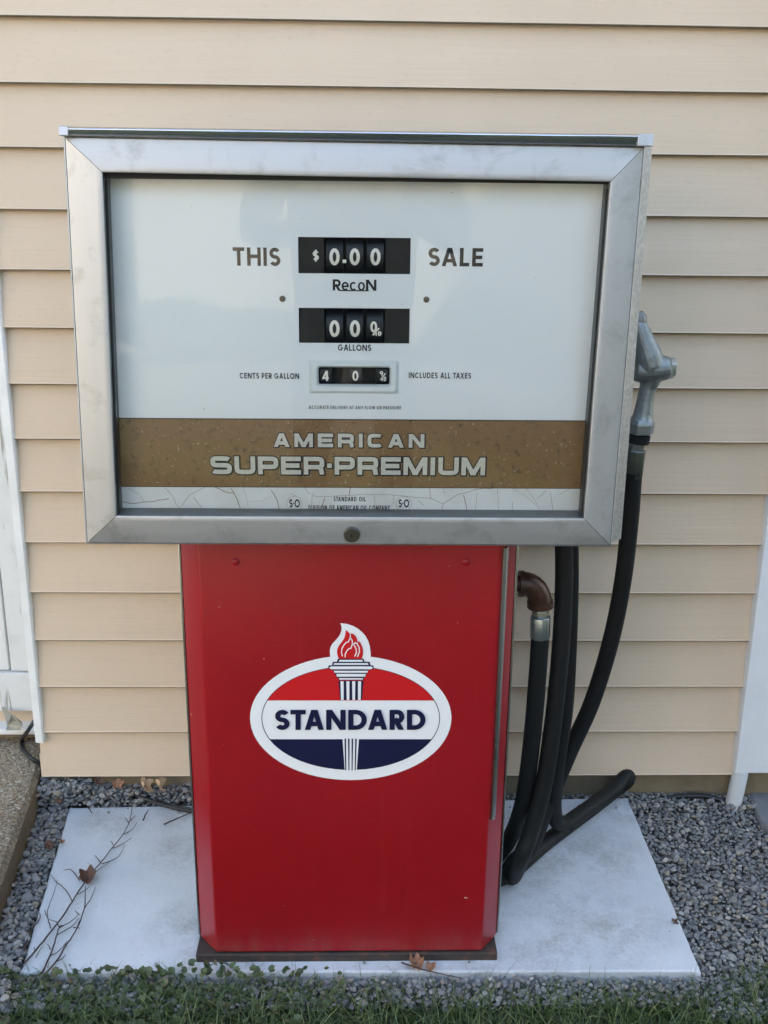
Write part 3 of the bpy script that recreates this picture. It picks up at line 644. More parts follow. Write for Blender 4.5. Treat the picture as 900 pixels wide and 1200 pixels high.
put_text('/', 446, 451.5, 438, 444.5, YP+.0035, CREAM, dial, name='digit', off=.0012, t=.16)
put_text('10', 447.5, 452.5, 441, 446.5, YP+.0035, CREAM, dial, name='digit', off=.0012, t=.22)
# bezel around third window: raised bevelled frame with a rounded opening
xa, xb, za, zb2 = holes[2]
def rrect(x0, x1, z0, z1, r, n=6):
    out = []
    for cx, cz, a0 in ((x1-r, z1-r, 0), (x0+r, z1-r, 90), (x0+r, z0+r, 180), (x1-r, z0+r, 270)):
        for i in range(n+1): a_ = R(a0+90*i/n); out.append((cx+r*math.cos(a_), cz+r*math.sin(a_)))
    return out
o_ = (W_(362, 440).x, W_(467, 440).x, W_(415, 461).z, W_(415, 422.5).z)
loops = [(rrect(*o_, .002), YP-.0003), (rrect(o_[0]+.004, o_[1]-.004, o_[2]+.004, o_[3]-.004, .004), YP-.0055), (rrect(xa-.002, xb+.002, za-.002, zb2+.002, .004), YP-.0055), (rrect(xa+.0003, xb-.0003, za+.0003, zb2-.0003, .0028), YP-.002), (rrect(xa+.0006, xb-.0006, za+.0006, zb2-.0006, .0026), YP+.003)]
mb = MB(); V = [(x, y, z) for lp, y in loops for x, z in lp]; n_ = len(loops[0][0]); F = []
for i in range(len(loops)-1):
    for k in range(n_): F.append((i*n_+k, i*n_+(k+1) % n_, (i+1)*n_+(k+1) % n_, (i+1)*n_+k))
mb.mesh(V, F); mb.build('window_bezel', BEZEL, dial, smooth=True, angle=30)
for px, py in ((331, 350), (499.6, 351)):
    c = W_(px, py); mb = MB(); mb.tube([(c.x, YP-.0003, c.z), (c.x, YP-.002, c.z), (c.x, YP-.003, c.z)], [.0040, .0040, .0025], 16); mb.build('plug', BLACKP, dial, smooth=True)
# lettering
put_text('THIS', 273, 328.5, 290, 311.5, YP, BLACKP, dial, t=.195, gap=.15)
put_text('SALE', 502, 566, 290.5, 312, YP, BLACKP, dial, t=.195, gap=.15)
put_text('RecoN', 390, 441, 327.5, 340.5, YP, BLACKP, dial, t=.19, gap=.08)
a = W_(397, 340.3); b = W_(432, 340.3); mb = MB(); mb.poly([(a.x, YP-.0008, a.z-.0007), (b.x, YP-.0008, a.z-.0007), (b.x, YP-.0008, a.z+.0008), (a.x, YP-.0008, a.z+.0008)]); mb.build('underline', BLACKP, dial)
put_text('GALLONS', 396, 435, 403.7, 411, YP, BLACKP, dial, t=.19, gap=.16)
put_text('CENTS PER GALLON', 281, 350.5, 437, 443.7, YP, BLACKP, dial, t=.19, gap=.2)
put_text('INCLUDES ALL TAXES', 479, 552, 436.6, 443.3, YP, BLACKP, dial, t=.19, gap=.2)
put_text('ACCURATE DELIVERY AT ANY FLOW OR PRESSURE', 362, 470, 475.6, 479.4, YP, BLACKP, dial, t=.16, gap=.3)
for s, a_ in (('AMERICAN', (320.5, 497, 507.8, 523.8)), ('SUPER-PREMIUM', (246.5, 568, 535, 555.8))):
    kw = dict(n=4.2, sq=True, t=.265 if s[0] == 'A' else .25, gap=.33 if s[0] == 'A' else .15)
    def go(mat, grow, off, sh_, nm):
        polys, W = text_polys(s, **kw); P_, _ = text_polys(s, grow=grow, **kw)
        A_ = W_(a_[0], a_[2]); B2 = W_(a_[1], a_[3]); sx = (B2.x-A_.x)/W; zt_, zb_2 = A_.z, B2.z; mb = MB()
        zt_ = W_((a_[0]+a_[1])/2, a_[2]).z; zb_2 = W_((a_[0]+a_[1])/2, a_[3]).z
        for lay, q in P_: mb.poly([(A_.x+u*sx+sh_[0], YP-off-(lay % 40)*.00001, zb_2+v*(zt_-zb_2)+sh_[1]) for u, v in q])
        mb.build(nm, mat, dial)
    go(BLACKP, .05, .0012, (.0009, -.0009), 'letter_shadow'); go(BLACKP, .05, .0010, (0, 0), 'letter_outline'); go(SILVERL, 0, .0020, (0, 0), 'lettering')
put_text('STANDARD OIL', 391, 428.5, 582, 587.3, YP, BLACKP, dial, t=.19, gap=.2, wid=.8)
put_text('DIVISION OF AMERICAN OIL COMPANY', 361.5, 457, 592, 597.6, YP, BLACKP, dial, t=.19, gap=.2, wid=.8)
for px in (345, 473):
    c = W_(px, 590); put_text('S-O', px-6, px+6.5, 585, 594.5, YP, BLACKP, dial, t=.19, gap=.08); ring = [(c.x+.0108*math.cos(a_), c.z+.0108*math.sin(a_)) for a_ in [2*math.pi*i/32 for i in range(33)]]
    mb = MB(); [mb.poly([(p_[0], YP-.0009, p_[1]) for p_ in q]) for q in strip(ring, .0004)]; mb.build('ring', BROWNC, dial)
# crackle in the lower band, traced from the photograph
mb = MB()
CR = [[(136,587),(155,590),(175,588),(198,584)], [(150,572),(162,578),(170,588)], [(193,571),(202,580),(207,592),(214,598)], [(240,571),(222,580),(212,594)], [(227,583),(238,597)], [(252,571),(266,577),(274,578)], [(271,572),(277,583),(282,597)], [(286,572),(289,585),(291,594)], [(318,574),(324,584),(327,597)], [(291,588),(308,587),(318,582)], [(357,571),(361,577),(372,582),(395,581),(425,579),(455,579),(480,582),(505,584),(520,590)], [(366,580),(365,592)], [(380,583),(378,595)], [(517,597),(520,590),(535,580),(560,573),(590,571)], [(543,580),(547,597)], [(559,578),(557,597)], [(583,573),(584,598)], [(503,571),(505,584)], [(519,572),(521,578)], [(600,572),(612,578),(622,586),(628,592)], [(617,572),(624,582),(632,596)], [(640,574),(630,584)], [(645,577),(648,598)], [(670,571),(655,580)], [(438,580),(440,597)], [(462,580),(461,590)], [(411,571),(409,580)], [(600,588),(600,597)], [(490,586),(497,592)], [(340,578),(347,581)]]
for pl in CR:
    P_ = []
    for i in range(len(pl)-1):
        for k in range(4):
            t_ = k/4; j = (random.uniform(-.5, .5), random.uniform(-.5, .5)) if k else (0, 0)
            P_.append((pl[i][0]+(pl[i+1][0]-pl[i][0])*t_+j[0], pl[i][1]+(pl[i+1][1]-pl[i][1])*t_+j[1]))
    P_.append(pl[-1]); P3 = [W_(*p_) for p_ in P_]
    for q in strip([(p_.x, p_.z) for p_ in P3], random.choice((.0003, .0004, .0005, .0006, .0010))): mb.poly([(u, YP-.0007, v) for u, v in q])
mb.build('paint_crack', BROWNC, dial)
# ledge under the dial and dark shadow gap above
a = AT(135, 597.5, YP-.01); mb = MB(); mb.box((x0, YP-.02, iBL.z-.006), (x1, YP-.0025, W_(411, 598.5).z-.0025)); mb.build('dial_ledge', LEDGE, pump, bevel=.001)
YG = YH+.015
mb = MB(); mb.box((x0+.022, YG, zbot+.012), (x1-.022, YG+.003, zT-.012)); mb.build('glass_pane', GLASS, pump)
# rubber seals at the sides; the black top bar stands in for shade
mb = MB()
mb.box((iTL.x, YH+.005, iTL.z-.007), (iTR.x, YH+.013, iTL.z+.006)); mb.build('gasket_and_shade', DARK, pump)
for pa3, pb3, w3 in ((iTL, iBL, 1), (iTR, iBR, -1)):
    mb = MB(); V = []
    for p3 in (pa3, pb3):
        for dx, dy in ((-.004*w3, .005), (.0012*w3, .005), (.0012*w3, .013), (-.004*w3, .013)): V.append((p3.x+dx, YH+dy, p3.z-(.009 if p3 is pa3 else 0)))
    mb.mesh(V, [(0, 1, 5, 4), (1, 2, 6, 5), (2, 3, 7, 6), (3, 0, 4, 7)]); mb.build('gasket_and_shade', DARK, pump)
for xa_, xb_ in ((la.x-.0006, la.x+.011), (lb.x-.019, lb.x+.0006)):
    f_ = (xa_+xb_)/2; zl = lc.z+(ld.z-lc.z)*(f_-la.x)/(lb.x-la.x); zh = la.z+(lb.z-la.z)*(f_-la.x)/(lb.x-la.x)
    mb = MB(); mb.prism([(YH-.0142, zl-.0006), (YH-.0125, zh+.0004), (YH+.01, zh+.0006), (YH+.01, zl-.0006)], 0, xa_, xb_); mb.build('lid_end_cap', ALU_H, pump, bevel=.001)
# inner side liners, dark
mb = MB()
for a3, b3 in ((iTL, iTR), (iTR, iBR), (iBR, iBL), (iBL, iTL)):
    mb.poly([(a3.x*1.001, YH+.041, a3.z), (b3.x*1.001, YH+.041, b3.z), (b3.x*1.02, YHB+.01, b3.z), (a3.x*1.02, YHB+.01, a3.z)])
mb.build('inner_liner', DARK, pump)

# ---- emblem sticker on the red panel
YE = YF
E_ = lambda px, py: AT(px, py, YE)
emb = MB()
def flat(pts, lay, mi):
    emb.mi = mi; emb.poly([(E_(*p).x, YE-.0003-lay*.00012, E_(*p).z) for p in pts])
def el(cx, cy, rx, ry, a0=0, a1=360, N=72): return [(cx+rx*math.cos(R(a0+(a1-a0)*i/N)), cy-ry*math.sin(R(a0+(a1-a0)*i/N))) for i in range(N+1 if abs(a1-a0) < 360 else N)]
def flatlist(pts, w_, lay, mi):
    for q in strip(pts, w_): flat(q, lay, mi)
CX, CY = 411, 841
flat(el(CX, CY, 118, 73), 0, 0)
cr = lambda x, y: (380+x/12.857, 725+y/12.857)
flame_o = [cr(*p) for p in ((240,65),(258,105),(262,140),(256,190),(236,240),(205,285),(160,335),(120,380),(95,425),(84,480),(88,560),(95,640),(690,640),(700,560),(697,490),(685,410),(662,335),(625,265),(575,205),(510,150),(430,105),(340,77))]
flat(flame_o, 1, 0)
rx, ry = 104.2, 60.3
flatlist(el(CX, CY+.3, rx, ry)+[el(CX, CY+.3, rx, ry)[0]], .9, 2, 2)
yT, yB = 820.3, 865.8
aT = math.degrees(math.asin((CY-yT)/ry)); aB = math.degrees(math.asin((yB-CY)/ry))
flat(el(CX, CY+.3, rx-.2, ry-.2, aT, 180-aT), 3, 1); flat(el(CX, CY+.3, rx-.2, ry-.2, 180+aB, 360-aB), 3, 2)
# torch column
pc = lambda x, y: (260+x/3, 710+y/3)
flat([pc(410,262),pc(498,262),pc(493,330),pc(416,330)], 4, 2)
flat([pc(424,465),pc(482,465),pc(474,577),pc(432,577)], 4, 0)
for k in range(4):      # upper flutes
    xt = 417+k*20.5; flat([pc(xt,264),pc(xt+11,264),pc(xt+10.5-(k-1.5)*.6,330),pc(xt+1-(k-1.5)*.6,330)], 5, 0)
for k in range(4):
    xt = 431+k*12.6; flat([pc(xt,466),pc(xt+5.4,466),pc(xt+4.2+(1.5-k)*1.6,577),pc(xt+.4+(1.5-k)*1.6,577)], 5, 2)
# capital: navy silhouette then white mouldings
for (xa_, xb_, ya_, yb_, xa2, xb2) in ((205,590,600,645,190,605), (130,680,645,700,115,700), (60,745,700,765,95,705), (130,665,765,815,150,650), (165,640,815,880,185,620), (205,600,880,920,215,590)):
    flat([cr(xa_,ya_),cr(xb_,ya_),cr(xb2,yb_),cr(xa2,yb_)], 6, 2)
flat([cr(55,728),cr(95,698),cr(710,698),cr(750,728),cr(710,765),cr(100,765)], 7, 2)
for (xa_, xb_, ya_, yb_, xa2, xb2) in ((230,570,615,643,218,585), (150,655,664,690,140,668), (143,660,780,808,155,650), (180,628,826,868,190,615), (222,583,890,912,226,578)):
    flat([cr(xa_,ya_),cr(xb_,ya_),cr(xb2,yb_),cr(xa2,yb_)], 8, 0)
flat([cr(72,735),cr(105,712),cr(705,712),cr(735,735),cr(705,756),cr(105,756)], 9, 0)
# flame
fl = [cr(*p) for p in ((325,165),(350,185),(375,210),(395,245),(402,215),(440,225),(475,260),(493,300),(500,345),(508,372),(520,325),(548,365),(572,420),(586,480),(582,540),(565,600),(220,600),(200,545),(192,490),(200,440),(225,395),(265,345),(300,290),(318,230))]
flat(fl, 9, 1)
for L_ in (((395,240),(388,290),(362,345),(335,350),(300,385),(268,440),(258,500),(275,560)), ((385,270),(420,320),(425,370),(402,440),(370,445),(340,480),(315,530),(315,575)), ((425,370),(455,400),(480,450),(485,505),(458,565)), ((430,385),(470,355),(500,380),(525,430),(530,490),(500,570))):
    flatlist([cr(*p) for p in L_], 1.25, 10, 0)
polys, Wt = text_polys('STANDARD', t=.225, gap=.11)
ZT_, ZB_ = 831.0, 854.5; X0_, X1_ = 322.5, 498.5
for lay, q in polys:
    emb.mi = 2; emb.poly([(E_(X0_+u/Wt*(X1_-X0_), ZB_-(ZB_-ZT_)*v).x, YE-.0022-(lay % 30)*.00001, E_(CX, ZB_-(ZB_-ZT_)*v).z) for u, v in q])
emb.build('emblem', [DWHITE, DRED, DNAVY], pump)

# ---- rusty elbow and couplings on the body's right
YE2 = -.36
P = [AT(600, 686, YE2), AT(612, 684, YE2), AT(622, 686, YE2), AT(630, 694, YE2), AT(633, 704, YE2), AT(633, 710, YE2)]
mb = MB(); e0 = AT(611, 684, YE2); mb.tube([Vector((OX1-.01, YE2, e0.z)), Vector((OX1+.005, YE2, e0.z)), e0], .013, 18)
mb.tube(spline([AT(610, 684, YE2), AT(619, 684.5, YE2), AT(628, 691, YE2), AT(632.5, 702, YE2), AT(633, 709, YE2)], 6), .0188, 20)
mb.tube([AT(608, 684, YE2), AT(614, 684, YE2)], .0212, 20); mb.tube([AT(633, 704, YE2), AT(633.2, 711, YE2)], .0212, 20)
mb.build('pipe_elbow', RUST, pump, smooth=True)

# ================================================================== HOSE
hose = empty('fuel_hose', ATZ(600, 1040, .02)); tag(hose, 'black rubber fuel hose looping to the slab with its silver nozzle', 'fuel hose')
mb = MB(); mb.tube([AT(633.2, 711, YE2), AT(633.3, 722, YE2)], .0135, 6); mb.tube([AT(633.2, 722, YE2), AT(633, 747, YE2)], .0165, 8); mb.build('coupling', ZINC, hose, bevel=.001)
mb = MB(); mb.tube([AT(633.2, 716, YE2), AT(633.2, 719, YE2)], .0138, 20); mb.build('brass_nipple', simple('pale_brass', (.45, .42, .30), .4, metal=.8), hose, smooth=True)
rH = .0148
def ay(l): return [AT(px, py, y) for px, py, y in l]
g0 = .02+rH
def az(l): return [ATZ(px, py, z) for px, py, z in l]
path = ay([(633, 745, -.36), (630, 790, -.36), (625, 850, -.355), (618, 910, -.34), (610, 952, -.32)]) + \
    az([(596, 985, g0+.05), (580, 1006, g0+.012), (572, 1022, g0)]) + az([(580, 1030, g0), (602, 1020, g0), (640, 987, g0+.005), (690, 950, g0+.01), (722, 925, g0+.012)])
Pend = ATZ(735, 915, g0+.03)
path += [Pend, Pend+Vector((-.002, .003, .012)), ATZ(717, 927, g0+.028), ATZ(664, 965, g0+.032)]
path += az([(622, 985, g0+.08), (628, 962, g0+.16)]) if False else []
b1 = spline(path, 8)
mb = MB(); mb.tube(b1, rH, 18); mb.build('hose', RUBBER, hose, smooth=True)
# rear strand going up behind the head, over the hidden hook and down again at the front, to the slab and up to the nozzle
path2 = [ATZ(664, 965, g0+.032), ATZ(652, 962, g0+.055), ATZ(649, 940, g0+.11)] + ay([(652, 900, -.25), (662, 830, -.25), (666, 760, -.25), (668, 690, -.25), (668, 640, -.25), (669, 560, -.24), (666, 510, -.24), (660, 500, -.27), (658, 520, -.31), (660, 600, -.33), (661, 680, -.335), (657, 760, -.34), (649, 840, -.345), (637, 920, -.35), (620, 985, -.355)]) + az([(606, 1022, g0+.012), (598, 1035, g0), (594, 1030, g0+.0), (603, 1012, g0+.05)])
path2 = [ATZ(664, 965, g0+.032), ATZ(652, 962, g0+.055), ATZ(649, 940, g0+.11)] + ay([(652, 900, -.25), (662, 830, -.25), (666, 760, -.25), (668, 690, -.25), (668, 640, -.25), (668, 560, -.24), (665, 515, -.26), (660, 505, -.29), (658, 530, -.32), (660, 600, -.33), (661, 680, -.335), (657, 760, -.34), (649, 840, -.345), (637, 920, -.35), (622, 975, -.355), (610, 1006, -.36)])
end = path2[-1]
path2 += az([(602, 1026, g0+.006), (596, 1024, g0), (602, 1010, g0+.012)])
path2 += ay([(622, 992, -.25), (643, 940, -.22), (668, 880, -.21), (694, 822, -.22), (716, 750, -.24), (730, 680, -.26), (738, 610, -.285), (742, 552, -.30)])
b2 = spline(path2, 8)
mb = MB(); mb.tube(b2, rH, 18); mb.build('hose', RUBBER, hose, smooth=True)
# nozzle
YN = -.30
px2r = lambda d: d/ (1200/((YN-CAM.y)/math.cos(.12))) 
kk = (YN-CAM.y)/1200
def nz(l): return [AT(px, py, YN) for px, py, _ in l], [r_*kk*1.02 for *_, r_ in l]
noz = MB()
P_, r_ = nz([(743, 560, 10.5), (743.5, 545, 11.5), (745, 528, 12.5), (745.5, 526, 11)]); noz.tube(P_, r_, 8)
cp = noz.build('coupling', BRONZE, hose, bevel=.0008); noz = MB()
P_, r_ = nz([(745.5, 527, 9.5), (747, 515, 9.5)]); noz.tube(P_, r_, 8); noz.build('coupling', LEDGE, hose, smooth=True)
noz = MB(); P_, r_ = nz([(747.6, 520, 9), (747.8, 519, 12.5), (749.5, 510, 13), (749.8, 508, 9)]); noz.tube(P_, r_, 20); noz.build('swivel_ring', RUBBER, hose, smooth=True)
nzl = MB()
P_, r_ = nz([(750.5, 508, 15.5), (751.5, 496, 16.5), (752.2, 492, 15)]); nzl.tube(P_, r_, 6)
P_, r_ = nz([(752, 494, 14), (753.5, 486, 11.5), (756, 470, 9.8), (759, 455, 9.6), (762, 446, 12), (762, 438, 15.5), (761, 428, 17.5), (758, 416, 17), (753, 400, 14), (749, 385, 11), (747, 376, 8.5)]); nzl.tube(spline(P_, 4), [a for i in range(len(r_)-1) for a in [r_[i]+(r_[i+1]-r_[i])*j/4 for j in range(4)]]+[r_[-1]], 20)
P_, r_ = nz([(744, 433, 13), (752, 434, 15), (764, 432, 17), (774, 431.5, 15.5), (783, 431, 13.5)]); nzl.tube(P_, r_, 20)
nzo = nzl.build('nozzle', CAST, hose, smooth=True, angle=50)
b_ = nzo.modifiers.new('r', 'REMESH'); b_.mode = 'VOXEL'; b_.voxel_size = .0011; b_.use_smooth_shade = True
sm = nzo.modifiers.new('s', 'SMOOTH'); sm.iterations = 5; sm.factor = .5
noz = MB(); P_, r_ = nz([(783, 431, 12.5), (789.5, 431.5, 12.5), (791.5, 431.6, 10)]); noz.tube(P_, r_, 6); noz.build('cap_bolt', ZINC, nzo, bevel=.0006)
noz = MB(); P_, r_ = nz([(750, 379, 8.5), (748.5, 372, 8.8), (747.5, 366, 6)]); noz.tube(P_, r_, 16); noz.build('spout_collar', LEDGE, nzo, smooth=True)
noz = MB(); noz.tube(spline([AT(746, 372, YN), AT(739, 356, YN+.0), AT(728, 348, YN+.005), AT(712, 350, YN+.01)], 6), .0085, 16); noz.build('spout', CAST, nzo, smooth=True)

# ================================================================== CABLES, TWIGS, LEAVES
pc_ = [AT(40, 845, .06), AT(33, 856, .03)] + az([(26, 866, ZS+.006), (27, 878, ZS+.005), (38, 889, ZS+.005), (52, 897, ZS-.01)]) + [AT(70, 906, -.01)] + az([(90, 910, .04), (130, 922, .036), (170, 936, .034), (198, 945, .030), (228, 951, .027), (250, 951, .027)])
mb = MB(); mb.tube(spline(pc_, 6), .0042, 10); tag(mb.build('black_cable', CABLE, smooth=True), 'black cable running from the door casing along the wall base to the pump', 'cable')
mb = MB(); mb.tube(spline(az([(180, 935, .034), (200, 943, .033), (232, 949, .034)])+[ATZ(250, 952, .03)], 6), .0022, 8); tag(mb.build('thin_cable', CABLE, smooth=True), 'thin black wire lying beside the thicker cable left of the pump', 'wire')
mb = MB(); mb.tube(spline([ATZ(793, 944, .008)+Vector((0, .0, 0)), Vector((.62, -.012, .014)), Vector((.70, -.010, .024)), Vector((.76, -.016, .018)), Vector((.80, -.05, -.005))], 6), .005, 10); tag(mb.build('black_cable', CABLE, smooth=True), 'black cable end in the gravel at the foundation beside the drain pipe', 'cable')

def twig(lines, label, z=.024, r0=.0015, group=None):
    o = empty('fallen_twig', ATZ(*lines[0][0], z)); tag(o, label, 'twig', group or 'fallen twigs on the white slab')
    for i, l in enumerate(lines):
        n_ = len(l); pts = []
        for j, p in enumerate(l):
            pts.append(ATZ(p[0], p[1], z + (.004*math.sin(j*1.3+i)+.003 if i else .002+.003*(j % 2))))
        sp = spline(pts, 4); N = len(sp); a = (r0*1.15 if i == 0 else r0*.62)
        sp = [p+Vector((random.uniform(-1, 1), random.uniform(-1, 1), 0))*.0006 for p in sp]
        mb = MB(); mb.tube(sp, [a*(1-.6*k/N) for k in range(N)], 6); mb.build('stem' if i == 0 else 'side_shoot', TWIGM, o, smooth=True)
    return o
q = lambda x, y: (20+x/5.4545, 940+y/5.4545)
Q = lambda l: [q(*p) for p in l]
twig([Q(l) for l in ([(45,1030),(120,945),(215,830),(300,720),(350,640),(420,530),(470,460),(540,380),(610,290),(680,200),(720,120),(740,20)], [(350,630),(310,560),(250,510),(215,465)], [(540,395),(610,370),(655,340),(690,275)], [(470,465),(530,425),(590,385)], [(610,295),(660,275),(732,228)], [(680,205),(730,180),(768,128)], [(715,130),(690,100)], [(725,120),(757,85)], [(615,270),(597,247)], [(530,385),(498,340)], [(400,500),(350,435),(298,433)], [(215,805),(195,730),(205,660),(240,570),(258,495)], [(195,740),(175,690)], [(385,590),(440,560),(460,540)], [(112,950),(110,925)])],
     'long thin bare twig crossing the slab corner with the dark leaf on it')
twig([Q(l) for l in ([(160,1095),(210,985),(240,900),(270,800),(300,790)], [(270,800),(250,765),(205,750)], [(275,800),(340,765),(400,715)], [(262,845),(350,795),(395,740)], [(210,985),(270,950),(310,900)], [(215,940),(195,908)])],
     'small forked twig at the slab front left corner beside the clover')
twig([Q(l) for l in ([(175,1100),(250,1020),(310,920),(370,830),(430,680),(435,540)], [(385,800),(400,760),(415,735)], [(430,680),(480,600),(502,540)], [(310,925),(300,930),(320,885)], [(245,1020),(290,1000),(310,970)], [(395,720),(370,690)], [(360,800),(400,805)])],
     'crooked dark twig between the dark curled leaf and the clover')
twig([[(27, 1120), (35, 1093), (46, 1078), (47, 1070)]], 'short twig at the left edge of the slab', .022)
twig([[(103, 945), (108, 953)]], 'tiny twig at the back left corner of the slab', .024, .0012)
twig([[(192, 966), (206, 960), (222, 953), (240, 946)]], 'short black twig under the cable beside the red pump', .026, .0016)
twig([[(168, 961), (171, 954), (174, 949)]], 'leaf stalk sized twig below the tan leaf', .025, .0014)
twig([[(470, 1128), (495, 1136), (520, 1142), (541, 1146)]], 'thin twig poking from the leaf under the pump front', .026, .0012)

def leaf(px, py, z, size, mat, label, rz=0, tilt=0, curl=.5, lobes=5, stem=.6, tx=0):
    o = ATZ(px, py, z) if not isinstance(px, Vector) else px
    root = empty('dry_leaf', o); tag(root, label, 'leaf', 'dry fallen leaves around the pump')
    N = lobes*8; V = [(0, 0, 0)]; F = []; ph = random.random()*9
    M_ = Euler((tilt, tx, rz)).to_matrix()
    rings = 5
    for j in range(1, rings+1):
        for i in range(N):
            a = 2*math.pi*i/N; lob = .62+.38*abs(math.cos(lobes*a/2))**1.5; lob *= 1+.12*noise.noise((i*1.7, ph, 0)); 
            r_ = j/rings*(lob if j > 1 else .6+.4*lob)
            x, y = r_*math.cos(a), r_*math.sin(a)*.85
            zc = curl*(x*x*.55+abs(y)*.35*y*y) + .13*noise.noise((x*2.5+ph, y*2.5, 0))*j/rings*1.6 - .05*abs(math.cos(lobes*a/2))*(1-r_)
            # curl the edges inwards
            x *= 1-.35*curl*r_*r_; V.append((x, y, zc))
    for i in range(N): F.append((0, 1+i, 1+(i+1) % N))
    for j in range(rings-1):
        for i in range(N): F.append((1+j*N+i, 1+(j+1)*N+i, 1+(j+1)*N+(i+1) % N, 1+j*N+(i+1) % N))
    V = [M_ @ (Vector(v)*size) for v in V]
    mb = MB(); mb.mesh([o+v for v in V], F); b = mb.build('blade', mat, root, smooth=True, angle=60); s2 = b.modifiers.new('s', 'SOLIDIFY'); s2.thickness = .0005
    if stem:
        d = M_ @ Vector((-1, 0, .1)); mb = MB(); mb.tube(spline([o, o+d*size*stem*.6+Vector((0, 0, .001)), o+d*size*stem*1.3+Vector((0, 0, -.002))], 4), .0009, 6); mb.build('stalk', TWIGM, root)
    return root
leaf(AT(170, 921, -.035), 0, 0, .024, LEAF_T, 'large curled tan leaf standing against the wall base over the cable', 1.4, 1.0, 1.0, 5, 1.2)
leaf(AT(186, 920, -.03), 0, 0, .022, LEAF_T, 'tan leaf folded beside the largest upright leaf at the wall base', 1.7, 1.1, 1.2, 3, 1.0)
leaf(AT(138, 919, -.03), 0, 0, .016, LEAF_R, 'small pinkish brown leaf on gravel left of the tan leaves', .4, .5, .8, 5, 0)
leaf(86, 926, .045, .014, LEAF_R, 'orange brown leaf on dark gravel below the siding corner', 2.2, .3, .9, 3, .4)
leaf(68, 938, .042, .012, LEAF_R, 'rust brown leaf scrap on gravel beside the step', 1.1, .2, .7, 3, 0)
leaf(AT(115, 915, -.02), 0, 0, .014, LEAF_B, 'dark brown leaf tucked under the siding near the cable', .9, .6, .8, 4, 0)
leaf(103, 1027, .029, .025, LEAF_B, 'dark curled leaf on the long twig on the slab', .2, .25, 1.15, 5, .5)
leaf(58, 991, .032, .014, LEAF_B, 'brown leaf lying on gravel left of the slab', .5, .4, 1.0, 4, .3)
leaf(73, 986, .030, .007, LEAF_R, 'tiny tan leaf tip beside the brown leaf at the slab edge', .3, .4, 1.0, 3, .4)
leaf(488, 1129, .030, .020, LEAF_R, 'crumpled reddish leaf caught under the pump front edge', .1, .2, 1.3, 5, .3)
leaf(505, 1133, .026, .012, LEAF_R, 'smaller crumpled leaf right beside the one under the pump', 2.6, -.2, 1.1, 3, 0)
leaf(791, 1080, .022, .008, LEAF_B, 'small red brown leaf on the right edge of the slab', .9, .3, 1.0, 4, .4)
leaf(82, 1150, .022, .003, LEAF_R, 'tiny orange leaf crumb on the white slab near the clover', .9, .1, .3, 3, 0)

# ================================================================== GRAVEL
import bmesh
def ico(sub):
    bm = bmesh.new(); bmesh.ops.create_icosphere(bm, subdivisions=sub, radius=1); V = np.array([v.co[:] for v in bm.verts]); F = np.array([[v.index for v in f.verts] for f in bm.faces]); bm.free(); return V, F
IV, IF = ico(2)
VAR = []
for k in range(14):
    d = np.array([1+.28*noise.noise(Vector(v)*1.1+Vector((k*7, 0, 0)))+.16*noise.noise(Vector(v)*2.6+Vector((k*3, 5, 0))) for v in IV])
    v = IV*d[:, None]; 
    for _ in range(9):      # facets
        n_ = rng.normal(size=3); n_ /= np.linalg.norm(n_); h = rng.uniform(.5, .82); dd = v@n_; v = v-np.outer(np.maximum(0, dd-h), n_)*.97
    VAR.append(v)
def scatter(name, P, rad, zoff, rnd, mat, flat_=.62):
    n_ = len(P); nv = len(IV); V = np.empty((n_*nv, 3)); q_ = rng.normal(size=(n_, 4)); q_ /= np.linalg.norm(q_, axis=1)[:, None]
    which = rng.integers(0, len(VAR), n_)
    for i in range(n_):
        w_, x, y, z = q_[i]
        M_ = np.array([[1-2*(y*y+z*z), 2*(x*y-z*w_), 2*(x*z+y*w_)], [2*(x*y+z*w_), 1-2*(x*x+z*z), 2*(y*z-x*w_)], [2*(x*z-y*w_), 2*(y*z+x*w_), 1-2*(x*x+y*y)]])
        sc = np.array([1, rng.uniform(.7, 1), rng.uniform(.5, .8)])
        V[i*nv:(i+1)*nv] = (VAR[which[i]]*sc)@M_.T*rad[i]*np.array([1, 1, .72]) + P[i]
    F = (IF[None]+np.arange(n_)[:, None, None]*nv).reshape(-1, 3)
    me = bpy.data.meshes.new(name); me.vertices.add(len(V)); me.vertices.foreach_set('co', V.ravel()); me.loops.add(F.size); me.loops.foreach_set('vertex_index', F.ravel().astype(np.int32))
    me.polygons.add(len(F)); me.polygons.foreach_set('loop_start', np.arange(0, F.size, 3, dtype=np.int32)); me.polygons.foreach_set('loop_total', np.full(len(F), 3, dtype=np.int32))
    me.polygons.foreach_set('use_smooth', np.ones(len(F), bool)); me.update(); me.set_sharp_from_angle(angle=R(28)); a = me.attributes.new('rnd', 'FLOAT', 'POINT'); a.data.foreach_set('value', np.repeat(rnd, nv).astype(np.float32))
    me.materials.append(mat); o = bpy.data.objects.new(name, me); COL.objects.link(o); return o
def stepx(y): t_ = (y-A0.y)/(A1.y-A0.y); return A0.x+(A1.x-A0.x)*t_
def inslab(x, y, m_):
    xl = -.592+(y+.04)/(-.4635)*(.047); xr = .566+(y+.01)/(-.50)*(-.0045)
    return xl-m_ < x < xr+m_ and -.5075-(x-.0)*.0075-m_ < y < -.024+x*.026+m_
def ingravel(x, y):
    if y > .0+ (.03 if x > XL else .1): return False
    if x < stepx(y)+.002: return False
    if x > .83 and y > -.19-(x-.855)*.9 and x > .82: return False
    front = -.572
    if x > .55: front = -.60+.13*max(0, x-.62)/.35
    if y < front: return False
    if x > 1.25: return False
    return True
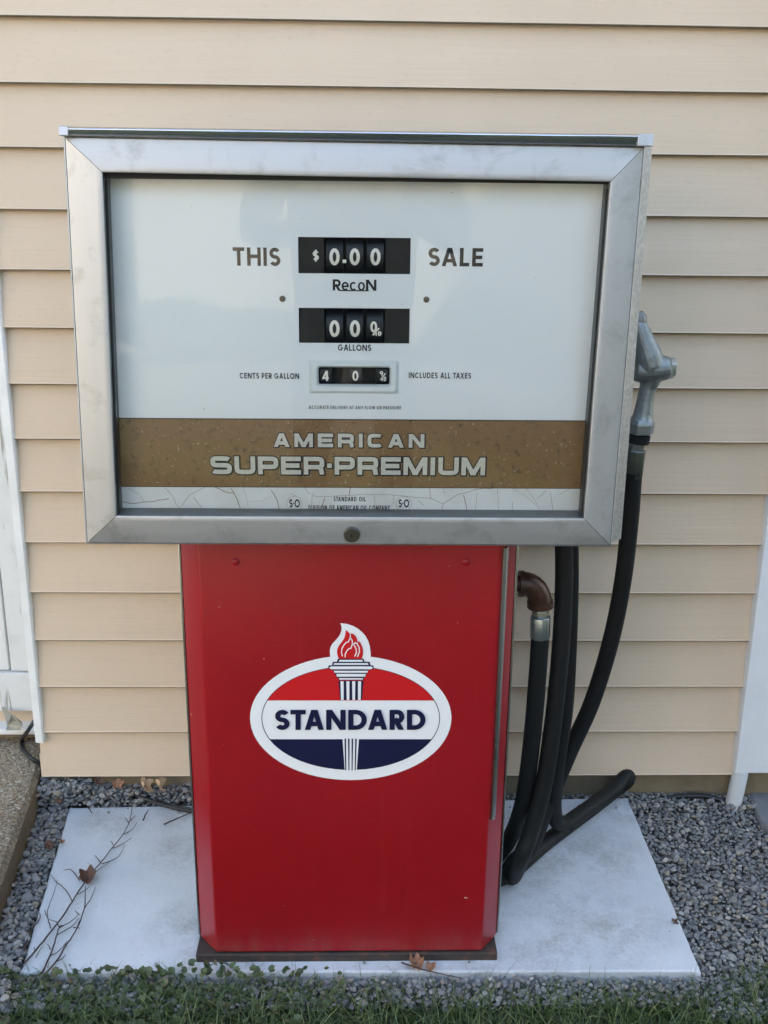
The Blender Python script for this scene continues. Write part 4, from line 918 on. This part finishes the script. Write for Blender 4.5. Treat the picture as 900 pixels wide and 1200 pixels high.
def height(x, y):
    h = .004+.006*noise.noise((x*6, y*6, 0))
    if x < -.55: h += .014
    if y > -.05: h += (.010 if x > -.3 else .012+.9*min(.028, max(0, y+.05)*.7+max(0, -.42-x)*.12))
    return h
P, rad = [], []
for layer, sp in ((0, .0089), (1, .0089), (2, .0095), (3, .0095), (4, .0095), (5, .0095), (6, .0095)):
    x = -.72
    while x < 1.25:
        y = -.66
        while y < .06:
            xx, yy = x+random.uniform(-.5, .5)*sp, y+random.uniform(-.5, .5)*sp
            r_ = (.0034+.0048*random.random()**1.8)*(1.18 if xx < -.5 else 1.0)
            if random.random() < .05: r_ *= 1.4
            if ingravel(xx, yy) and not inslab(xx, yy, r_*.25):
                hh = height(xx, yy); zz = hh+.0065-layer*.0065      # top layer first, then as many below as the pile is deep
                if layer < 2 or zz > 0: P.append((xx, yy, zz+random.uniform(-.002, .002))); rad.append(r_)
            y += sp
        x += sp
for px, py in ((206, 928, ), (60, 960), (100, 935), (126, 942)):
    o = ATZ(px, py, .03); P.append(tuple(o)); rad.append(.015 if px == 206 else .009)
for _ in range(16):
    u = random.random(); xx = random.uniform(-.57, .54); yy = random.choice((-.05, -.06, -.045, -.07)) if u < .6 else -.49
    if -.28 < xx < .25 and yy > -.3: xx += .3*(1 if xx > 0 else -1)
    r_ = random.uniform(.0022, .0055); P.append((xx, yy, .02+r_*.5)); rad.append(r_)
for _ in range(60):
    xx, yy = random.uniform(-.56, .55), random.uniform(-.50, -.05)
    if -.27 < xx < .24: continue
    P.append((xx, yy, .0208)); rad.append(random.uniform(.0007, .0015))
P = np.array(P); rad = np.array(rad); rnd = rng.random(len(P))
tag(scatter('gravel', P, rad, 0, rnd, PEBBLE), 'grey blue crushed gravel around the white slab', 'gravel', kind='stuff'); pass

# ================================================================== GRASS AND CLOVER
def blades(name, pts, hmin, hmax, wid, mat, segs=3, lean=.5):
    V = []; F = []; A = []
    for (x, y, z) in pts:
        h = random.uniform(hmin, hmax); a = random.uniform(0, 6.283); l = random.uniform(.1, lean)*h*1.4; w_ = wid*random.uniform(.6, 1.2); b = random.uniform(0, 3.14)
        dx, dy = math.cos(a)*l, math.sin(a)*l; wx, wy = math.cos(b)*w_, math.sin(b)*w_; r_ = random.random()**1.2; b0 = len(V)
        for s in range(segs):
            t_ = s/segs; k = 1-.6*t_; px_, py_, pz = x+dx*t_*t_, y+dy*t_*t_, z+h*(t_-.18*t_*t_*(l/h))
            V += [(px_-wx*k, py_-wy*k, pz), (px_+wx*k, py_+wy*k, pz)]; A += [r_*(.7+.3*t_)]*2
        V.append((x+dx, y+dy, z+h*(1-.18*l/h))); A.append(r_)
        for s in range(segs-1): F.append((b0+2*s, b0+2*s+1, b0+2*s+3, b0+2*s+2))
        F.append((b0+2*segs-2, b0+2*segs-1, b0+2*segs))
    me = bpy.data.meshes.new(name); me.from_pydata(V, [], F); a = me.attributes.new('rnd', 'FLOAT', 'POINT'); a.data.foreach_set('value', A); me.materials.append(mat)
    o = bpy.data.objects.new(name, me); COL.objects.link(o); return o
pts = []
while len(pts) < 30000:
    x = random.uniform(-1.0, 1.3); y = random.uniform(-.82, -.47)
    lim = -.512 if x < -.05 else (-.540 if x > .1 else -.528)
    if x > .45: lim = -.545+.07*min(1, max(0, (x-.52)/.17))**1.3+max(0, x-.69)*.5
    if x < -.5: lim = -.49
    if y > lim-.03 and random.random() > .25+.75*(lim-y)/.03: continue
    if y > lim + .012*noise.noise((x*14, 0, 3)): continue
    if x < stepx(y)+.03: continue
    if x < -.15 and random.random() < .15: continue
    pts.append((x, y, -.012))
tag(blades('grass', pts, .020, .056, .0013, GRASS, 4, .9), 'short green lawn grass at the front edge of gravel and slab', 'grass', kind='stuff')
pts = []
for _ in range(30000):
    x = random.uniform(-2.2, 2.6); y = random.uniform(-4.0, -.95)
    if x < stepx(y)+.03 and y > -1.2: continue
    pts.append((x, y, -.02))
tag(blades('grass', pts, .03, .06, .0028, GRASS, 2, .8), 'open lawn grass in front of the pump', 'grass', kind='stuff')
# clover
V = []; F = []; A = []
def clover(x, y, z, s):
    b0 = len(V); M_ = Euler((random.uniform(-.6, .6), random.uniform(-.6, .6), random.uniform(0, 6.28))).to_matrix(); r_ = random.random()
    V.append((x, y, z-.12*s)); A.append(r_*.8)
    for i in range(12):
        a = 2*math.pi*i/12; rr = 1 if i not in (0,) else .62
        rr *= 1+.06*math.sin(i*2.5); p = M_ @ Vector((math.cos(a)*rr*s, math.sin(a)*rr*s, .22*s*(.5+.5*math.sin(a*3)))); V.append((x+p.x, y+p.y, z+p.z)); A.append(min(1, r_+.06))
    for i in range(12): F.append((b0, b0+1+i, b0+1+(i+1) % 12))
n_ = 0
while n_ < 750:
    x = random.uniform(-.68, .05); y = random.uniform(-.66, -.50)
    dens = 1 if x < -.12 else max(0, .75-(x+.12)*6)
    if random.random() > dens: continue
    edge = -.508+.012*noise.noise((x*22, 1, 0))
    if -.30 < x < -.14: edge = -.490+.010*noise.noise((x*30, 1, 0))
    if x < -.54: edge = -.475
    if x < -.60: edge = -.44
    if y > edge or x < stepx(y)+.01: continue
    z = random.uniform(.000, .022)
    if y > -.525: z = .020+random.uniform(.002, .016)
    clover(x, y, z, random.uniform(.0034, .0082)); n_ += 1
me = bpy.data.meshes.new('clover'); me.from_pydata(V, [], F); a = me.attributes.new('rnd', 'FLOAT', 'POINT'); a.data.foreach_set('value', A); me.materials.append(CLOVER)
o = bpy.data.objects.new('clover', me); COL.objects.link(o); tag(o, 'dark round leaved creeping clover along the slab front edge', 'ground cover', kind='stuff')

# ================================================================== ACROSS THE YARD (seen as reflections and bounced light)
gar = empty('garage', (0, -9, 0)); tag(gar, 'small sunlit cream garage across the driveway behind the photographer', 'garage')
NW = simple('cream_wall_paint', (.30, .27, .22), .7)
mb = MB(); mb.box((-1.75, -12, -.2), (1.85, -7.4, 2.7)); mb.build('wall', NW, gar)
mb = MB(); mb.prism([(-1.95, 2.65), (-1.95, 2.75), (.05, 3.9), (2.05, 2.75), (2.05, 2.65)], 1, -12.2, -7.15); mb.build('roof', simple('roof_shingle', (.10, .09, .08), .9), gar)
nb = empty('reflector_house', (-6.5, -7, 0)); tag(nb, 'unseen pale house wall added at the left of the yard as warm reflector', 'house')  # unseen building, added to throw warm bounced light on the siding
NW2 = simple('warm_white_wall_paint', (.62, .54, .43), .7)
mb = MB(); mb.box((-9, -12, -.2), (-4.6, -3.2, 3.6)); mb.build('wall', NW2, nb)
mb = MB(); mb.prism([(-9.3, 3.55), (-6.8, 5.4), (-4.3, 3.55)], 1, -12.3, -2.9); mb.build('roof', simple('roof_shingle', (.10, .09, .08), .9), nb)
# hedge and evergreens: leafy masses of small faces
def foliage(mb, c, rad3, n, size):
    for _ in range(n):
        d = Vector((random.gauss(0, 1), random.gauss(0, 1), random.gauss(0, 1))).normalized()*random.uniform(.55, 1)**.5
        k = 1+.35*noise.noise(Vector((d.x*2.2+c[0], d.y*2.2+c[1], d.z*2.2)))
        p = Vector((c[0]+d.x*rad3[0]*k, c[1]+d.y*rad3[1]*k, c[2]+d.z*rad3[2]*k)); M_ = Euler((random.uniform(0, 6), random.uniform(0, 6), 0)).to_matrix(); s_ = size*random.uniform(.6, 1.3)
        mb.poly([p+M_@Vector(v)*s_ for v in ((-1, 0, 0), (0, -.45, .1), (1, 0, 0), (0, .45, .1))])
FOL = simple('evergreen_leaves', (.035, .065, .025), .6, var=.4, scale=6)
BARK = simple('bark', (.09, .065, .045), .9)
for i, (x, y, r_, h_, lb_) in enumerate(((2.9, -1.9, 1.15, 4.2, 'dense unseen evergreen added nearest the right of the pump as light blocker'), (3.6, -4.2, 1.3, 4.8, 'unseen evergreen added second nearest at the right of the pump as light blocker'),  # this pair is added out of view to block light from the right
        (-3.4, -13.5, 1.5, 6, 'tall evergreen left of the garage'), (3.4, -13.0, 1.5, 6.2, 'tall evergreen right of the garage'), (6.0, -12.6, 1.5, 5.6, 'tall evergreen farthest right in the back row'),
        (-1.35, -6.9, .34, .42, 'low shrub at the left corner of the garage'), (-.7, -7.0, .36, .34, 'lowest shrub between the others at the garage wall'), (1.0, -7.0, .45, .5, 'rounded shrub right of the middle of the garage wall'))):
    tr_ = empty('evergreen_tree' if h_ > 2 else 'shrub', (x, y, 0)); tag(tr_, lb_, 'tree' if h_ > 2 else 'shrub', 'evergreens around the yard' if h_ > 2 else 'shrubs at the garage wall')
    mb = MB(); mb.tube([(x, y, -.1), (x+.05, y, h_*.4), (x, y, h_*.75)], [r_*.12, r_*.08, r_*.03], 8); mb.build('trunk', BARK, tr_, smooth=True)
    mb = MB()
    if h_ > 2:
        for k in range(5): foliage(mb, (x, y, h_*(.18+.18*k)), (r_*(1-.15*k), r_*(1-.15*k), h_*.16), 900, .09)
    else: foliage(mb, (x, y, h_*.5), (r_, r_*.7, h_*.5), 1500, .07)
    mb.build('crown', FOL, tr_)

# the photographer, who stands behind the camera and shows faintly in the dial glass
def skin(name, verts, edges, rad, mat, parent, root=0, sub=2):
    me = bpy.data.meshes.new(name); me.from_pydata([Vector(v) for v in verts], edges, []); o = bpy.data.objects.new(name, me); COL.objects.link(o)
    o.modifiers.new('skin', 'SKIN'); me.materials.append(mat)
    if not me.skin_vertices: bpy.context.view_layer.objects.active = o
    lay = me.skin_vertices[0].data if me.skin_vertices else None
    if lay is None:
        me.attributes  # layer is made with the modifier
    for i, r_ in enumerate(rad): lay[i].radius = (r_, r_) if not isinstance(r_, tuple) else r_
    lay[root].use_root = True; o.modifiers['skin'].use_smooth_shade = True
    ss = o.modifiers.new('sub', 'SUBSURF'); ss.levels = sub; ss.render_levels = sub
    child(o, parent); return o
px_, py_ = -.02, -2.30
person = empty('person', (px_, py_, 0)); tag(person, 'person in dark jacket and jeans holding a small camera at chest height', 'person')
JK = simple('dark_jacket_cloth', (.020, .026, .040), .85, scale=60); JE = simple('blue_jeans', (.03, .05, .09), .85, scale=80); SKIN_ = simple('skin', (.45, .27, .19), .5, var=.06); HAIR = simple('brown_hair', (.04, .025, .015), .6)
def pv(x, y, z): return (px_+x, py_+y, z)
bv = [pv(0,0,.90), pv(0,0,1.05), pv(0,.0,1.22), pv(0,-.01,1.36), pv(0,-.0,1.44), pv(0,.03,1.52), pv(0,.035,1.60), pv(0,.02,1.68),
      pv(-.22,-.01,1.34), pv(-.30,.02,1.10), pv(-.16,.20,1.12), pv(-.07,.32,1.21), pv(.22,-.01,1.34), pv(.31,.02,1.10), pv(.24,.20,1.12), pv(.11,.32,1.21),
      pv(-.10,0,.86), pv(-.13,.02,.48), pv(-.14,-.02,.09), pv(-.15,.14,.035), pv(.10,0,.86), pv(.13,.02,.48), pv(.14,-.02,.09), pv(.15,.14,.035)]
be = [(0,1),(1,2),(2,3),(3,4),(4,5),(5,6),(6,7),(3,8),(8,9),(9,10),(10,11),(3,12),(12,13),(13,14),(14,15),(0,16),(16,17),(17,18),(18,19),(0,20),(20,21),(21,22),(22,23)]
br = [(.20,.14),(.20,.14),(.22,.14),(.18,.12),.058,(.068,.08),(.076,.092),(.06,.075),.075,.052,.042,.030,.075,.052,.042,.030,.10,.062,.045,.04,.10,.062,.045,.04]
t = NT('person_surface'); sz_ = t.n.new('ShaderNodeSeparateXYZ'); g2_ = t.n.new('ShaderNodeNewGeometry'); t.l.new(g2_.outputs['Position'], sz_.inputs[0])
c = t.ramp(t.math('DIVIDE', sz_.outputs[2], 1.8), [(0, (.05,.04,.035)), (.05, (.03,.05,.09)), (.50, (.03,.05,.09)), (.505, (.020,.026,.040)), (.815, (.020,.026,.040)), (.82, (.45,.27,.19))]); c.node.color_ramp.interpolation = 'CONSTANT'
t.set(col=c, rough=.8)
skin('body', bv, be, br, t.m, person)
hv = [pv(0,-.02,1.66), pv(0,-.03,1.72), pv(0,.02,1.735)]; skin('hair', hv, [(0,1),(1,2)], [(.088,.09),(.075,.085),.06], HAIR, person)
for sx in (-1, 1):
    base = Vector(pv(-.07 if sx < 0 else .11, .33, 1.21)); V_ = [base, base+Vector((0, .035, 0))]; E_2 = [(0, 1)]; R_2 = [.026, .032]
    for f_ in range(4):
        z_ = .03-.02*f_; L_f = (.030, .034, .032, .026)[f_]; b0 = len(V_); V_ += [V_[1]+Vector((-sx*.005, .03, z_)), V_[1]+Vector((-sx*.018, .03+L_f*.6, z_)), V_[1]+Vector((-sx*.035, .03+L_f*.7, z_))]; E_2 += [(1, b0), (b0, b0+1), (b0+1, b0+2)]; R_2 += [.010, .009, .008]
    b0 = len(V_); V_ += [V_[1]+Vector((-sx*.02, .0, .035)), V_[1]+Vector((-sx*.03, .02, .045))]; E_2 += [(1, b0), (b0, b0+1)]; R_2 += [.012, .010]
    skin('hand', V_, E_2, R_2, SKIN_, person)
mb = MB(); c_ = Vector(pv(.015, .385, 1.232)); mb.box(c_-Vector((.045, .011, .028)), c_+Vector((.045, .008, .028))); pcam = mb.build('compact_camera', simple('silver_camera', (.35, .35, .36), .35, metal=.8), None, bevel=.004)
tag(pcam, 'small silver compact camera held in both hands of the person', 'camera')
